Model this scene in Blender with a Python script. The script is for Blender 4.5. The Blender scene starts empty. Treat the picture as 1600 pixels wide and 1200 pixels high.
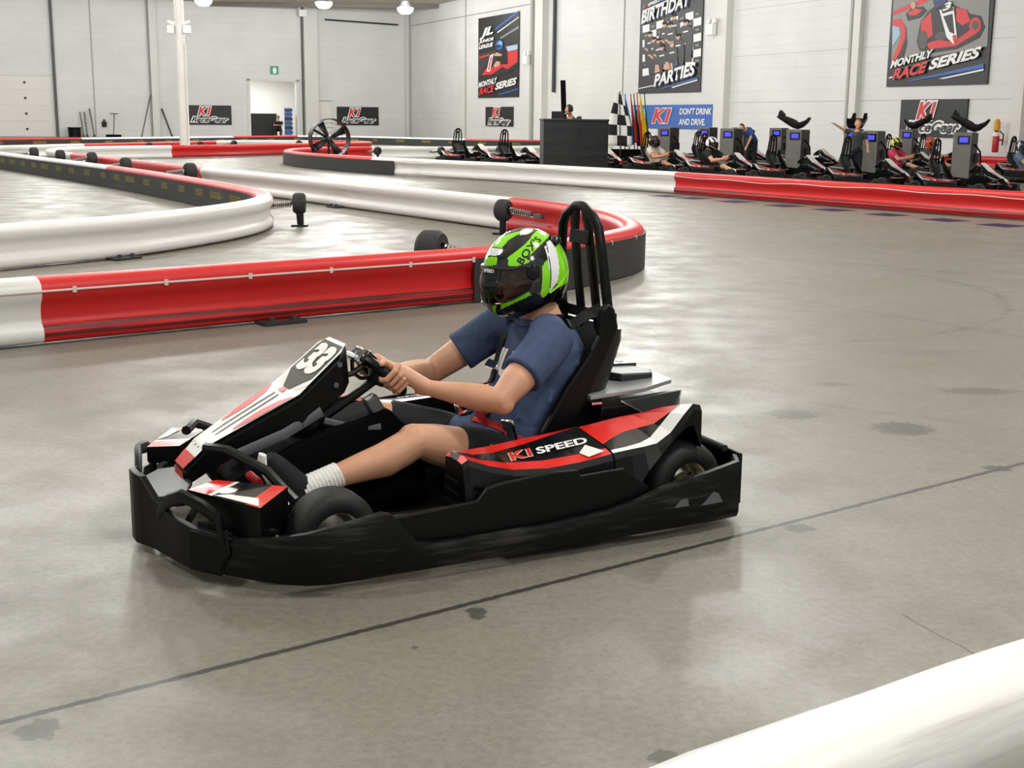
import bpy, bmesh, math, random
from mathutils import Vector, Matrix
from mathutils.bvhtree import BVHTree
random.seed(7)
SC = bpy.context.scene
COL = SC.collection

# ---------------------------------------------------------------- camera
H = 1.32
FPX = 2000.0
PITCH = math.atan((600 - 185) / FPX)
ROLL = 0.010
cam_d = bpy.data.cameras.new('camera')
cam_d.sensor_width = 36.0
cam_d.lens = 36.0 * FPX / 1600.0
cam_d.clip_start = 0.05
cam_d.clip_end = 400
cam = bpy.data.objects.new('camera', cam_d)
COL.objects.link(cam)
_f = Vector((0, math.cos(PITCH), -math.sin(PITCH)))
_r0 = Vector((1, 0, 0)); _u0 = Vector((0, math.sin(PITCH), math.cos(PITCH)))
_r = math.cos(ROLL) * _r0 + math.sin(ROLL) * _u0
_u = -math.sin(ROLL) * _r0 + math.cos(ROLL) * _u0
cam.matrix_world = Matrix(((_r.x, _u.x, -_f.x, 0), (_r.y, _u.y, -_f.y, 0), (_r.z, _u.z, -_f.z, H), (0, 0, 0, 1)))
SC.camera = cam

# ---------------------------------------------------------------- world, exposure
SC.view_settings.view_transform = 'Standard'
SC.view_settings.look = 'None'
SC.view_settings.gamma = 1.0
SC.view_settings.use_curve_mapping = False
SC.view_settings.exposure = 0.87
w = bpy.data.worlds.new('hall_ambient')
SC.world = w
w.use_nodes = True
w.node_tree.nodes['Background'].inputs[0].default_value = (0.985, 1.0, 0.985, 1)
w.node_tree.nodes['Background'].inputs[1].default_value = 0.26
LAMP_W = 290.0          # high bay lamp power

# ---------------------------------------------------------------- materials
MATS = {}
def srgb(c):
    return tuple((v / 12.92 if v <= 0.04045 else ((v + 0.055) / 1.055) ** 2.4) for v in c)
def hexc(h):
    return srgb(tuple(int(h[i:i + 2], 16) / 255 for i in (0, 2, 4)))
def mat(name, col, rough=0.5, metal=0.0, coat=0.0, noise=0.0, nscale=20.0, bump=0.0, bscale=60.0, emit=0.0, spec=0.5, sss=0.0):
    m = bpy.data.materials.new(name); m.use_nodes = True
    nt = m.node_tree; b = nt.nodes['Principled BSDF']
    c = hexc(col) if isinstance(col, str) else col
    b.inputs['Base Color'].default_value = (*c, 1)
    b.inputs['Roughness'].default_value = rough
    b.inputs['Metallic'].default_value = metal
    b.inputs['Specular IOR Level'].default_value = spec
    b.inputs['Coat Weight'].default_value = coat
    b.inputs['Coat Roughness'].default_value = 0.08
    if sss:
        b.inputs['Subsurface Weight'].default_value = sss
        b.inputs['Subsurface Radius'].default_value = (0.012, 0.005, 0.003)
    if emit:
        b.inputs['Emission Color'].default_value = (*c, 1)
        b.inputs['Emission Strength'].default_value = emit
    if noise or bump:
        tc = nt.nodes.new('ShaderNodeTexCoord')
        n = nt.nodes.new('ShaderNodeTexNoise'); n.inputs['Scale'].default_value = nscale
        n.inputs['Detail'].default_value = 6
        nt.links.new(tc.outputs['Object'], n.inputs['Vector'])
        if noise:
            mx = nt.nodes.new('ShaderNodeMixRGB'); mx.blend_type = 'MULTIPLY'
            mx.inputs[0].default_value = 1.0
            mx.inputs[1].default_value = (*c, 1)
            r = nt.nodes.new('ShaderNodeMapRange')
            r.inputs[1].default_value = 0.3; r.inputs[2].default_value = 0.7
            r.inputs[3].default_value = 1 - noise; r.inputs[4].default_value = 1 + noise * 0.6
            nt.links.new(n.outputs['Fac'], r.inputs[0])
            nt.links.new(r.outputs[0], mx.inputs[2])
            nt.links.new(mx.outputs[0], b.inputs['Base Color'])
        if bump:
            n2 = nt.nodes.new('ShaderNodeTexNoise'); n2.inputs['Scale'].default_value = bscale
            n2.inputs['Detail'].default_value = 4
            nt.links.new(tc.outputs['Object'], n2.inputs['Vector'])
            bp = nt.nodes.new('ShaderNodeBump'); bp.inputs['Strength'].default_value = bump
            bp.inputs['Distance'].default_value = 0.01
            nt.links.new(n2.outputs['Fac'], bp.inputs['Height'])
            nt.links.new(bp.outputs[0], b.inputs['Normal'])
    MATS[name] = m
    return m
M = MATS
mat('black_plastic', '060606', 0.42, spec=0.22, noise=0.25, nscale=30)
mat('black_gloss', '0c0c0d', 0.16, coat=0.5)
mat('black_matte', '030303', 0.8, spec=0.1)
mat('black_metal', '0d0d0d', 0.35, metal=0.2)
mat('dark_grey', '242526', 0.4)
mat('grey_plastic', '5a5c5e', 0.4)
mat('seat_shell', '0d0d0e', 0.35, noise=0.3, nscale=8)
mat('seat_pad', '3c3f40', 0.38, noise=0.3, nscale=14)
mat('silver', 'b9bcbd', 0.28, metal=0.9)
mat('brushed_cover', '8f9292', 0.32, metal=0.15, noise=0.15, nscale=6)
mat('chrome', 'd8d8d8', 0.12, metal=1.0)
mat('rim_metal', 'cfc9b8', 0.22, metal=0.9)
mat('tyre', '151515', 0.62, noise=0.3, nscale=25, bump=0.15, bscale=80)
mat('tyre_tread', '2a2a2a', 0.7, noise=0.3, nscale=25, bump=0.25, bscale=90)
mat('kart_red', 'd81c14', 0.28, coat=0.4)
mat('kart_white', 'ecece8', 0.3, coat=0.3)
mat('kart_black', '0b0b0c', 0.2, coat=0.4)
mat('red_rubber', 'b0161c', 0.5)
mat('belt_red', 'b3201a', 0.6)
mat('belt_black', '121315', 0.7)
mat('cloth_navy', '3c4a6a', 0.85, noise=0.12, nscale=40, bump=0.8, bscale=11)
mat('cloth_black', '15161a', 0.85, bump=0.4, bscale=16)
mat('cloth_white', 'e6e3dd', 0.85)
mat('sock_white', 'e4e1dc', 0.9, bump=0.4, bscale=60)
mat('skin', 'd09a7a', 0.5, noise=0.10, nscale=14, sss=0.12)
mat('skin_pale', 'd0a083', 0.5)
mat('sign_white', 'f2f2f0', 0.5)
mat('sign_red', 'd62a2c', 0.5)
mat('sign_black', '1c1b1d', 0.5)
mat('sign_blue', '2f62b4', 0.5)
mat('sign_lightblue', '6fb3e6', 0.5)
mat('sign_navy', '27346b', 0.5)
mat('sign_grey', '8b8b88', 0.5)
mat('sign_skin', 'cf9f83', 0.5)
mat('helmet_green', '86dd12', 0.14, coat=0.8)
mat('helmet_green_dark', '4f8a12', 0.2, coat=0.6)
mat('helmet_black', '08080a', 0.1, coat=0.8)
mat('helmet_white', 'eeeef0', 0.14, coat=0.8)
mat('post_white', 'e3e1da', 0.45, noise=0.05, nscale=3)
mat('box_white', 'f0f0ee', 0.5)
mat('door_white', 'e2ded8', 0.5)
mat('steel_dark', '3a3b3c', 0.45, metal=0.4)
mat('kiosk_grey', '6b6964', 0.45, noise=0.1, nscale=4)
mat('kiosk_black', '141414', 0.5)
mat('screen_blue', '3a3cd8', 0.3, emit=0.8)
mat('exit_green', '1d7a5a', 0.4, emit=0.3)
mat('purple_paint', '33264a', 0.7, spec=0.15)
mat('counter_black', '1a1b1d', 0.55, noise=0.25, nscale=8)
mat('hair_dark', '1d1714', 0.7)
mat('hair_blond', '9a7f55', 0.7)
mat('flag_blue', '2f6fc0', 0.8)
mat('flag_yellow', 'e6c72a', 0.8)
mat('flag_red', 'd0392a', 0.8)
mat('flag_orange', 'd9622a', 0.8)
mat('flag_green', '2f7d3a', 0.8)
mat('flag_black', '161616', 0.8)
mat('flag_white', 'eeeeea', 0.8)
mat('ext_red', 'b5201c', 0.35)
mat('ext_yellow', 'dca32a', 0.5)
mat('belt_logo', '857533', 0.7)
mat('sky_plate', 'a9c7dd', 0.6)
mat('lamp_glow', (1.0, 0.97, 0.82), 0.4, emit=6.0)
mat('strap_lime', 'b6e02a', 0.5)
mat('cable_white', 'd9cbc2', 0.5)

# visor: tinted clear shell
m = bpy.data.materials.new('visor_tint'); m.use_nodes = True
nt = m.node_tree; nt.nodes.remove(nt.nodes['Principled BSDF'])
tr = nt.nodes.new('ShaderNodeBsdfTransparent'); tr.inputs[0].default_value = (0.40, 0.38, 0.38, 1)
gl = nt.nodes.new('ShaderNodeBsdfGlossy'); gl.inputs['Roughness'].default_value = 0.05
fr = nt.nodes.new('ShaderNodeFresnel'); fr.inputs[0].default_value = 1.5
ms = nt.nodes.new('ShaderNodeMixShader')
nt.links.new(fr.outputs[0], ms.inputs[0]); nt.links.new(tr.outputs[0], ms.inputs[1]); nt.links.new(gl.outputs[0], ms.inputs[2])
nt.links.new(ms.outputs[0], nt.nodes['Material Output'].inputs[0])
M['visor_tint'] = m
# barrier skins: coloured plastic with scuff streaks along the length (UV x = metres along, y = around)
def barrier_mat(name, col, scuff, amt, rough=0.36):
    m = bpy.data.materials.new(name); m.use_nodes = True
    nt = m.node_tree; b = nt.nodes['Principled BSDF']
    b.inputs['Roughness'].default_value = rough
    if name == 'skirt_black': b.inputs['Specular IOR Level'].default_value = 0.2
    uv = nt.nodes.new('ShaderNodeUVMap')
    mp = nt.nodes.new('ShaderNodeMapping'); mp.inputs['Scale'].default_value = (1.3, 26, 1)
    nt.links.new(uv.outputs[0], mp.inputs[0])
    n = nt.nodes.new('ShaderNodeTexNoise'); n.inputs['Scale'].default_value = 1.0; n.inputs['Detail'].default_value = 7; n.inputs['Roughness'].default_value = 0.65
    nt.links.new(mp.outputs[0], n.inputs['Vector'])
    mp2 = nt.nodes.new('ShaderNodeMapping'); mp2.inputs['Scale'].default_value = (0.5, 1.4, 1)
    nt.links.new(uv.outputs[0], mp2.inputs[0])
    n2 = nt.nodes.new('ShaderNodeTexNoise'); n2.inputs['Scale'].default_value = 1.0; n2.inputs['Detail'].default_value = 3
    nt.links.new(mp2.outputs[0], n2.inputs['Vector'])
    add = nt.nodes.new('ShaderNodeMath'); add.operation = 'ADD'
    nt.links.new(n.outputs['Fac'], add.inputs[0]); nt.links.new(n2.outputs['Fac'], add.inputs[1])
    r = nt.nodes.new('ShaderNodeMapRange'); lo_ = 0.98 if name == 'skirt_black' else 1.12; r.inputs[1].default_value = lo_; r.inputs[2].default_value = lo_ + 0.2
    r.inputs[3].default_value = 0; r.inputs[4].default_value = amt
    nt.links.new(add.outputs[0], r.inputs[0])
    mx = nt.nodes.new('ShaderNodeMixRGB'); mx.inputs[1].default_value = (*hexc(col), 1); mx.inputs[2].default_value = (*hexc(scuff), 1)
    nt.links.new(r.outputs[0], mx.inputs[0])
    out = mx.outputs[0]
    if name == 'barrier_red':       # black rubber streaks along the lower ridges
        sp = nt.nodes.new('ShaderNodeSeparateXYZ'); nt.links.new(uv.outputs[0], sp.inputs[0])
        mp3 = nt.nodes.new('ShaderNodeMapping'); mp3.inputs['Scale'].default_value = (0.9, 60, 1); nt.links.new(uv.outputs[0], mp3.inputs[0])
        n3 = nt.nodes.new('ShaderNodeTexNoise'); n3.inputs['Scale'].default_value = 1.0; n3.inputs['Detail'].default_value = 5; nt.links.new(mp3.outputs[0], n3.inputs['Vector'])
        for v0, wd_ in ((0.858, 0.027), (0.905, 0.022), (0.142, 0.02)):
            def mt(op, a, b_):
                x = nt.nodes.new('ShaderNodeMath'); x.operation = op
                for i_, q_ in enumerate((a, b_)):
                    if isinstance(q_, float): x.inputs[i_].default_value = q_
                    else: nt.links.new(q_, x.inputs[i_])
                return x.outputs[0]
            dist = mt('DIVIDE', mt('ABSOLUTE', mt('SUBTRACT', sp.outputs[1], v0), 0.0), wd_)
            k_ = mt('SUBTRACT', mt('MULTIPLY', n3.outputs['Fac'], 2.3), dist)
            r3 = nt.nodes.new('ShaderNodeMapRange'); r3.inputs[1].default_value = 0.35; r3.inputs[2].default_value = 0.8; r3.inputs[4].default_value = 0.85; nt.links.new(k_, r3.inputs[0])
            m3 = nt.nodes.new('ShaderNodeMixRGB'); m3.inputs[2].default_value = (*hexc('241313'), 1); nt.links.new(r3.outputs[0], m3.inputs[0]); nt.links.new(out, m3.inputs[1]); out = m3.outputs[0]
    nt.links.new(out, b.inputs['Base Color'])
    M[name] = m
barrier_mat('barrier_red', 'cd1a1b', '301010', 0.35, 0.42)
barrier_mat('barrier_white', 'e4e2df', '8a8480', 0.45)
barrier_mat('barrier_belt', '2b2c2c', '5c5c5a', 0.6, 0.55)
barrier_mat('skirt_black', '070707', '343330', 0.9, 0.42)

# ---------------------------------------------------------------- mesh builder
class MB:
    def __init__(self):
        self.v = []; self.f = []; self.mi = []; self.uv = {}
    def add(self, verts, faces, mi=0):
        o = len(self.v)
        self.v += [tuple(p) for p in verts]
        for f in faces:
            self.f.append(tuple(i + o for i in f)); self.mi.append(mi)
        return o
    def box(self, c, s, mi=0, rot=None):
        hx, hy, hz = s[0] / 2, s[1] / 2, s[2] / 2
        vs = [Vector((x, y, z)) for x in (-hx, hx) for y in (-hy, hy) for z in (-hz, hz)]
        if rot is not None: vs = [rot @ p for p in vs]
        vs = [p + Vector(c) for p in vs]
        self.add(vs, [(0, 1, 3, 2), (4, 6, 7, 5), (0, 4, 5, 1), (2, 3, 7, 6), (0, 2, 6, 4), (1, 5, 7, 3)], mi)
        return self
    def loft(self, rings, cap=True, mi=0, closed=True):
        n = len(rings[0]); vs = [p for r in rings for p in r]; fs = []
        for k in range(len(rings) - 1):
            for i in range(n if closed else n - 1):
                a = k * n + i; b = k * n + (i + 1) % n
                fs.append((a, b, b + n, a + n))
        if cap and closed:
            fs.append(tuple(range(n - 1, -1, -1))); fs.append(tuple((len(rings) - 1) * n + i for i in range(n)))
        self.add(vs, fs, mi); return self
    def tube(self, pts, rad, seg=10, mi=0, up=None, cap=True, close=False, flat=1.0):
        pts = [Vector(p) for p in pts]; n = len(pts)
        if not isinstance(rad, (list, tuple)): rad = [rad] * n
        rings = []; prev = None
        for k in range(n):
            if close: t = (pts[(k + 1) % n] - pts[k - 1]).normalized()
            elif k == 0: t = (pts[1] - pts[0]).normalized()
            elif k == n - 1: t = (pts[-1] - pts[-2]).normalized()
            else: t = ((pts[k + 1] - pts[k]).normalized() + (pts[k] - pts[k - 1]).normalized()).normalized()
            if prev is None:
                a = Vector(up) if up is not None else (Vector((0, 0, 1)) if abs(t.z) < 0.9 else Vector((1, 0, 0)))
                prev = (a - t * a.dot(t)).normalized()
            else:
                a = Vector(up) if up is not None else prev
                q = a - t * a.dot(t)
                if q.length > 1e-4: prev = q.normalized()
            b = t.cross(prev)
            r = rad[k]; ra, rb = (r if isinstance(r, (list, tuple)) else (r, r * flat))
            rings.append([pts[k] + prev * (ra * math.cos(2 * math.pi * i / seg)) + b * (rb * math.sin(2 * math.pi * i / seg)) for i in range(seg)])
        if close: rings.append(rings[0]); self.loft(rings, False, mi)
        else: self.loft(rings, cap, mi)
        return self
    def blob(self, c, s, mi=0, rot=None, nu=16, nv=10):
        c = Vector(c); vs = []; fs = []
        for j in range(nv + 1):
            e = -math.pi / 2 + math.pi * j / nv
            for i in range(nu):
                a = 2 * math.pi * i / nu
                p = Vector((s[0] * math.cos(e) * math.cos(a), s[1] * math.cos(e) * math.sin(a), s[2] * math.sin(e)))
                if rot is not None: p = rot @ p
                vs.append(c + p)
        for j in range(nv):
            for i in range(nu):
                a = j * nu + i; b = j * nu + (i + 1) % nu
                fs.append((a, b, b + nu, a + nu))
        self.add(vs, fs, mi); return self
    def capsule(self, a, b, ra, rb, seg=14, mi=0, flat=1.0, up=None):
        a = Vector(a); b = Vector(b); d = (b - a)
        L = d.length; d.normalize(); pts = []; rs = []
        for k in range(5):
            t = math.pi / 2 * (1 - k / 4)
            pts.append(a - d * ra * math.sin(t)); rs.append(max(ra * math.cos(t), ra * 0.03))
        for k in range(1, 6):
            t = math.pi / 2 * (k - 1) / 4
            pts.append(b + d * rb * math.sin(t)); rs.append(max(rb * math.cos(t), rb * 0.03))
        return self.tube(pts, rs, seg, mi, flat=flat, up=up)
    def lathe(self, prof, c, axis, seg=32, mi=0, mis=None):
        axis = Vector(axis).normalized(); c = Vector(c)
        a = Vector((0, 0, 1)) if abs(axis.z) < 0.9 else Vector((1, 0, 0))
        u = (a - axis * a.dot(axis)).normalized(); v = axis.cross(u)
        n = len(prof); vs = []
        for i in range(seg):
            t = 2 * math.pi * i / seg
            for (r, h) in prof: vs.append(c + axis * h + (u * math.cos(t) + v * math.sin(t)) * r)
        o = len(self.v); self.v += [tuple(p) for p in vs]
        for i in range(seg):
            j = (i + 1) % seg
            for k in range(n - 1):
                self.f.append((o + i * n + k, o + i * n + k + 1, o + j * n + k + 1, o + j * n + k)); self.mi.append(mis[k] if mis else mi)
        return self
    def prism(self, poly, fn, t0, t1, mi=0):
        # poly: 2D points; fn(u, v, t) -> 3D
        n = len(poly)
        vs = [fn(p[0], p[1], t0) for p in poly] + [fn(p[0], p[1], t1) for p in poly]
        fs = [tuple(range(n - 1, -1, -1)), tuple(range(n, 2 * n))] + [(i, (i + 1) % n, (i + 1) % n + n, i + n) for i in range(n)]
        self.add(vs, fs, mi); return self
    def poly(self, pts, mi=0):
        self.add(pts, [tuple(range(len(pts)))], mi); return self
    def build(self, name, mats, parent=None, smooth=35, bevel=0, uvs=None, fix=True):
        me = bpy.data.meshes.new(name)
        me.from_pydata(self.v, [], self.f)
        if not isinstance(mats, (list, tuple)): mats = [mats]
        for mm in mats: me.materials.append(M[mm] if isinstance(mm, str) else mm)
        me.polygons.foreach_set('material_index', self.mi)
        if fix:
            bm = bmesh.new(); bm.from_mesh(me); bmesh.ops.recalc_face_normals(bm, faces=bm.faces); bm.to_mesh(me); bm.free()
        if smooth:
            me.polygons.foreach_set('use_smooth', [True] * len(me.polygons))
            me.set_sharp_from_angle(angle=math.radians(smooth))
        me.update()
        return link(name, me, parent, bevel)
def link(name, me, parent=None, bevel=0):
    o = bpy.data.objects.new(name, me); COL.objects.link(o)
    if parent is not None: o.parent = parent
    if bevel:
        b = o.modifiers.new('bevel', 'BEVEL'); b.width = bevel; b.segments = 2; b.limit_method = 'ANGLE'; b.angle_limit = math.radians(40)
    return o
def tag(o, label=None, cat=None, group=None, kind=None):
    if label: o['label'] = label
    if cat: o['category'] = cat
    if group: o['group'] = group
    if kind: o['kind'] = kind
    return o
def empty(name, loc=(0, 0, 0), rz=0.0):
    o = bpy.data.objects.new(name, None); o.empty_display_size = 0.2; COL.objects.link(o)
    o.location = loc; o.rotation_euler = (0, 0, rz); return o
KIDS = {}
def copy_tree(o, parent=None, skip=()):
    c = o.copy(); COL.objects.link(c); c.parent = parent
    for ch in [x for x in ALLKIDS(o) if x.name.split('.')[0] not in skip]:
        copy_tree(ch, c, skip)
    return c
def ALLKIDS(o):
    return [x for x in COL.objects if x.parent == o]
def spline(pts, step=0.15, closed=False):
    pts = [Vector(p) for p in pts]; out = []; n = len(pts)
    for i in range(n - 1):
        p0 = pts[max(i - 1, 0)]; p1 = pts[i]; p2 = pts[i + 1]; p3 = pts[min(i + 2, n - 1)]
        d = (p2 - p1).length; k = max(2, int(d / step))
        # centripetal-ish tangents
        for j in range(k):
            t = j / k
            a = 2 * p1; b = p2 - p0; c = 2 * p0 - 5 * p1 + 4 * p2 - p3; e = -p0 + 3 * p1 - 3 * p2 + p3
            out.append(0.5 * (a + b * t + c * t * t + e * t ** 3))
    out.append(pts[-1]); return out
def text_mesh(s, size, mi_mat, bold=0.0, shear=0.0, depth=0.0, align='CENTER', spacing=1.0, sx=1.0):
    cu = bpy.data.curves.new('lettering', 'FONT'); cu.body = s; cu.size = size; cu.offset = bold * size; cu.shear = shear
    cu.extrude = depth; cu.align_x = align; cu.align_y = 'CENTER'; cu.space_character = spacing; cu.resolution_u = 3
    ob = bpy.data.objects.new('lettering', cu); COL.objects.link(ob)
    dg = bpy.context.evaluated_depsgraph_get()
    me = bpy.data.meshes.new_from_object(ob.evaluated_get(dg))
    bpy.data.objects.remove(ob); bpy.data.curves.remove(cu)
    for v in me.vertices: v.co.x *= sx
    me.materials.clear(); me.materials.append(M[mi_mat])
    return me
def frame(o, xa, ya):
    # matrix with origin o, x axis xa, y axis ya (orthonormalised), z = x cross y
    x = Vector(xa).normalized(); y = Vector(ya); y = (y - x * y.dot(x)).normalized(); z = x.cross(y); o = Vector(o)
    return Matrix(((x.x, y.x, z.x, o.x), (x.y, y.y, z.y, o.y), (x.z, y.z, z.z, o.z), (0, 0, 0, 1)))
def text(name, s, size, m, mtx, parent, **k):
    me = text_mesh(s, size, m, **k); me.transform(mtx); me.name = name
    return link(name, me, parent)
def PT(x, y, z=0):
    return Vector((x, y, z))
# ---------------------------------------------------------------- setting
C0 = Vector((-6.94, 85.2, 0))
RD = Vector((0.403, -0.915, 0)).normalized(); RN = Vector((-RD.y * -1, 0, 0))
RN = Vector((RD.y, -RD.x, 0))          # into the hall
LD = Vector((-0.915, -0.403, 0)).normalized(); LN = Vector((-LD.y, LD.x, 0))
def WR(u, z, off=0): return C0 + RD * u + RN * off + Vector((0, 0, z))
def WL(u, z, off=0): return C0 + LD * u + LN * off + Vector((0, 0, z))
def wbox(mb, W, u0, u1, z0, z1, o0, o1, mi=0):
    vs = [W(u, z, o) for u in (u0, u1) for o in (o0, o1) for z in (z0, z1)]
    mb.add(vs, [(0, 1, 3, 2), (4, 6, 7, 5), (0, 4, 5, 1), (2, 3, 7, 6), (0, 2, 6, 4), (1, 5, 7, 3)], mi)

# floor material: ground concrete with joint, cracks and stains
def floor_material():
    m = bpy.data.materials.new('concrete_floor'); m.use_nodes = True
    nt = m.node_tree; b = nt.nodes['Principled BSDF']; L = nt.links.new
    geo = nt.nodes.new('ShaderNodeNewGeometry')
    def noise(scale, detail=5, rough=0.6, vec=None):
        n = nt.nodes.new('ShaderNodeTexNoise'); n.inputs['Scale'].default_value = scale
        n.inputs['Detail'].default_value = detail; n.inputs['Roughness'].default_value = rough
        L(vec or geo.outputs['Position'], n.inputs['Vector']); return n
    def maprange(sock, a, bb, c, d):
        r = nt.nodes.new('ShaderNodeMapRange'); r.interpolation_type = 'SMOOTHSTEP'
        for i, v in enumerate((a, bb, c, d)): r.inputs[i + 1].default_value = v
        L(sock, r.inputs[0]); return r.outputs[0]
    def mix(fac, c1, c2, mode='MIX'):
        x = nt.nodes.new('ShaderNodeMixRGB'); x.blend_type = mode
        if isinstance(fac, float): x.inputs[0].default_value = fac
        else: L(fac, x.inputs[0])
        for i, c in ((1, c1), (2, c2)):
            if isinstance(c, tuple): x.inputs[i].default_value = (*c, 1)
            else: L(c, x.inputs[i])
        return x.outputs[0]
    def math_(op, a, bb=None, c=None):
        x = nt.nodes.new('ShaderNodeMath'); x.operation = op
        for i, v in enumerate((a, bb, c)):
            if v is None: continue
            if isinstance(v, (int, float)): x.inputs[i].default_value = v
            else: L(v, x.inputs[i])
        return x.outputs[0]
    sep = nt.nodes.new('ShaderNodeSeparateXYZ'); L(geo.outputs['Position'], sep.inputs[0])
    big = noise(0.35, 4); mid = noise(2.2, 6); fine = noise(38, 6, 0.7); speck = noise(120, 3, 0.7)
    base = mix(maprange(big.outputs['Fac'], 0.35, 0.65, 0, 1), hexc('7b776a'), hexc('85817a'))
    base = mix(maprange(mid.outputs['Fac'], 0.35, 0.7, 0, 0.55), base, hexc('716d60'))
    base = mix(maprange(fine.outputs['Fac'], 0.36, 0.66, 0.0, 0.5), base, hexc('5d594f'))
    base = mix(maprange(speck.outputs['Fac'], 0.56, 0.70, 0.0, 0.35), base, hexc('989384'))
    mask = None
    def orm(a):
        nonlocal mask
        mask = a if mask is None else math_('MAXIMUM', mask, a)
    wob = noise(6, 4); wob2 = noise(30, 4)
    wobv = math_('MULTIPLY', math_('SUBTRACT', wob.outputs['Fac'], 0.5), 0.03)
    wobf = math_('MULTIPLY', math_('SUBTRACT', wob2.outputs['Fac'], 0.5), 0.018)
    def line(a, bb, wid, strength, wobble, clip=None):
        d = Vector((bb[0] - a[0], bb[1] - a[1])); ln = d.length; d.normalize(); n = Vector((-d.y, d.x))
        s = math_('ADD', math_('MULTIPLY', sep.outputs[0], n.x), math_('MULTIPLY', sep.outputs[1], n.y))
        s = math_('SUBTRACT', s, n.x * a[0] + n.y * a[1])
        for wv in wobble: s = math_('ADD', s, wv)
        q = maprange(math_('ABSOLUTE', s), wid * 0.55, wid, strength, 0)
        if clip:
            t = math_('ADD', math_('MULTIPLY', sep.outputs[0], d.x), math_('MULTIPLY', sep.outputs[1], d.y))
            t = math_('SUBTRACT', t, d.x * a[0] + d.y * a[1])
            q = math_('MULTIPLY', q, math_('MULTIPLY', math_('GREATER_THAN', t, 0), math_('LESS_THAN', t, ln)))
        orm(q)
    line((-1.12, 2.62), (2.04, 4.92), 0.0145, 0.95, [wobf])
    line((1.16, 11.06), (3.23, 7.97), 0.012, 0.5, [wobf], True)
    line((1.07, 3.31), (1.24, 2.90), 0.004, 0.8, [wobv], True)
    def blot(p, rx, ry, strength):
        dx = math_('DIVIDE', math_('SUBTRACT', sep.outputs[0], p[0]), rx)
        dy = math_('DIVIDE', math_('SUBTRACT', sep.outputs[1], p[1]), ry)
        rr = math_('SQRT', math_('ADD', math_('MULTIPLY', dx, dx), math_('MULTIPLY', dy, dy)))
        rr = math_('ADD', rr, math_('MULTIPLY', math_('SUBTRACT', wob2.outputs['Fac'], 0.5), 1.6))
        orm(maprange(rr, 0.7, 1.0, strength, 0))
    for p, rx, ry, s in BLOTS: blot(p, rx, ry, s)
    # curved tyre rubber marks: two arcs
    def arc(c, r, wid, strength, x0, x1):
        dx = math_('SUBTRACT', sep.outputs[0], c[0]); dy = math_('SUBTRACT', sep.outputs[1], c[1])
        rr = math_('SQRT', math_('ADD', math_('MULTIPLY', dx, dx), math_('MULTIPLY', dy, dy)))
        q = maprange(math_('ABSOLUTE', math_('ADD', math_('SUBTRACT', rr, r), wobv)), wid * 0.3, wid, strength, 0)
        q = math_('MULTIPLY', q, maprange(mid.outputs['Fac'], 0.38, 0.6, 0, 1))
        orm(math_('MULTIPLY', q, math_('MULTIPLY', math_('GREATER_THAN', sep.outputs[0], x0), math_('LESS_THAN', sep.outputs[0], x1))))
    arc((1.2, 10.2), 2.6, 0.05, 0.35, 2.0, 6)
    arc((0.6, 8.4), 4.6, 0.09, 0.25, 2.0, 6)
    arc((-1.5, 0.5), 6.2, 0.06, 0.22, 1.5, 6)
    arc((-2.5, 2.0), 5.4, 0.10, 0.18, 1.2, 6)
    col = mix(mask, base, hexc('2a2926'))
    L(col, b.inputs['Base Color'])
    L(maprange(mid.outputs['Fac'], 0.3, 0.7, 0.36, 0.55), b.inputs['Roughness'])
    b.inputs['Specular IOR Level'].default_value = 0.4
    bp = nt.nodes.new('ShaderNodeBump'); bp.inputs['Strength'].default_value = 0.12; bp.inputs['Distance'].default_value = 0.01
    L(fine.outputs['Fac'], bp.inputs['Height']); L(bp.outputs[0], b.inputs['Normal'])
    return m
BLOTS = [((-0.09, 3.29), 0.035, 0.05, 0.75), ((-1.03, 2.59), 0.055, 0.06, 0.6), ((0.96, 4.06), 0.06, 0.05, 0.55),
         ((1.72, 5.48), 0.15, 0.14, 0.6), ((0.33, 2.49), 0.04, 0.04, 0.6), ((1.29, 5.73), 0.14, 0.10, 0.5),
         ((1.90, 4.83), 0.07, 0.05, 0.75), ((1.64, 6.44), 0.10, 0.06, 0.35), ((-0.24, 3.05), 0.012, 0.012, 0.7), ((2.35, 6.3), 0.22, 0.10, 0.4)]
mb = MB(); mb.add([(-40, -3, 0), (30, -3, 0), (30, 95, 0), (-40, 95, 0)], [(0, 1, 2, 3)])
tag(mb.build('floor', floor_material(), smooth=0), kind='structure')

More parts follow.
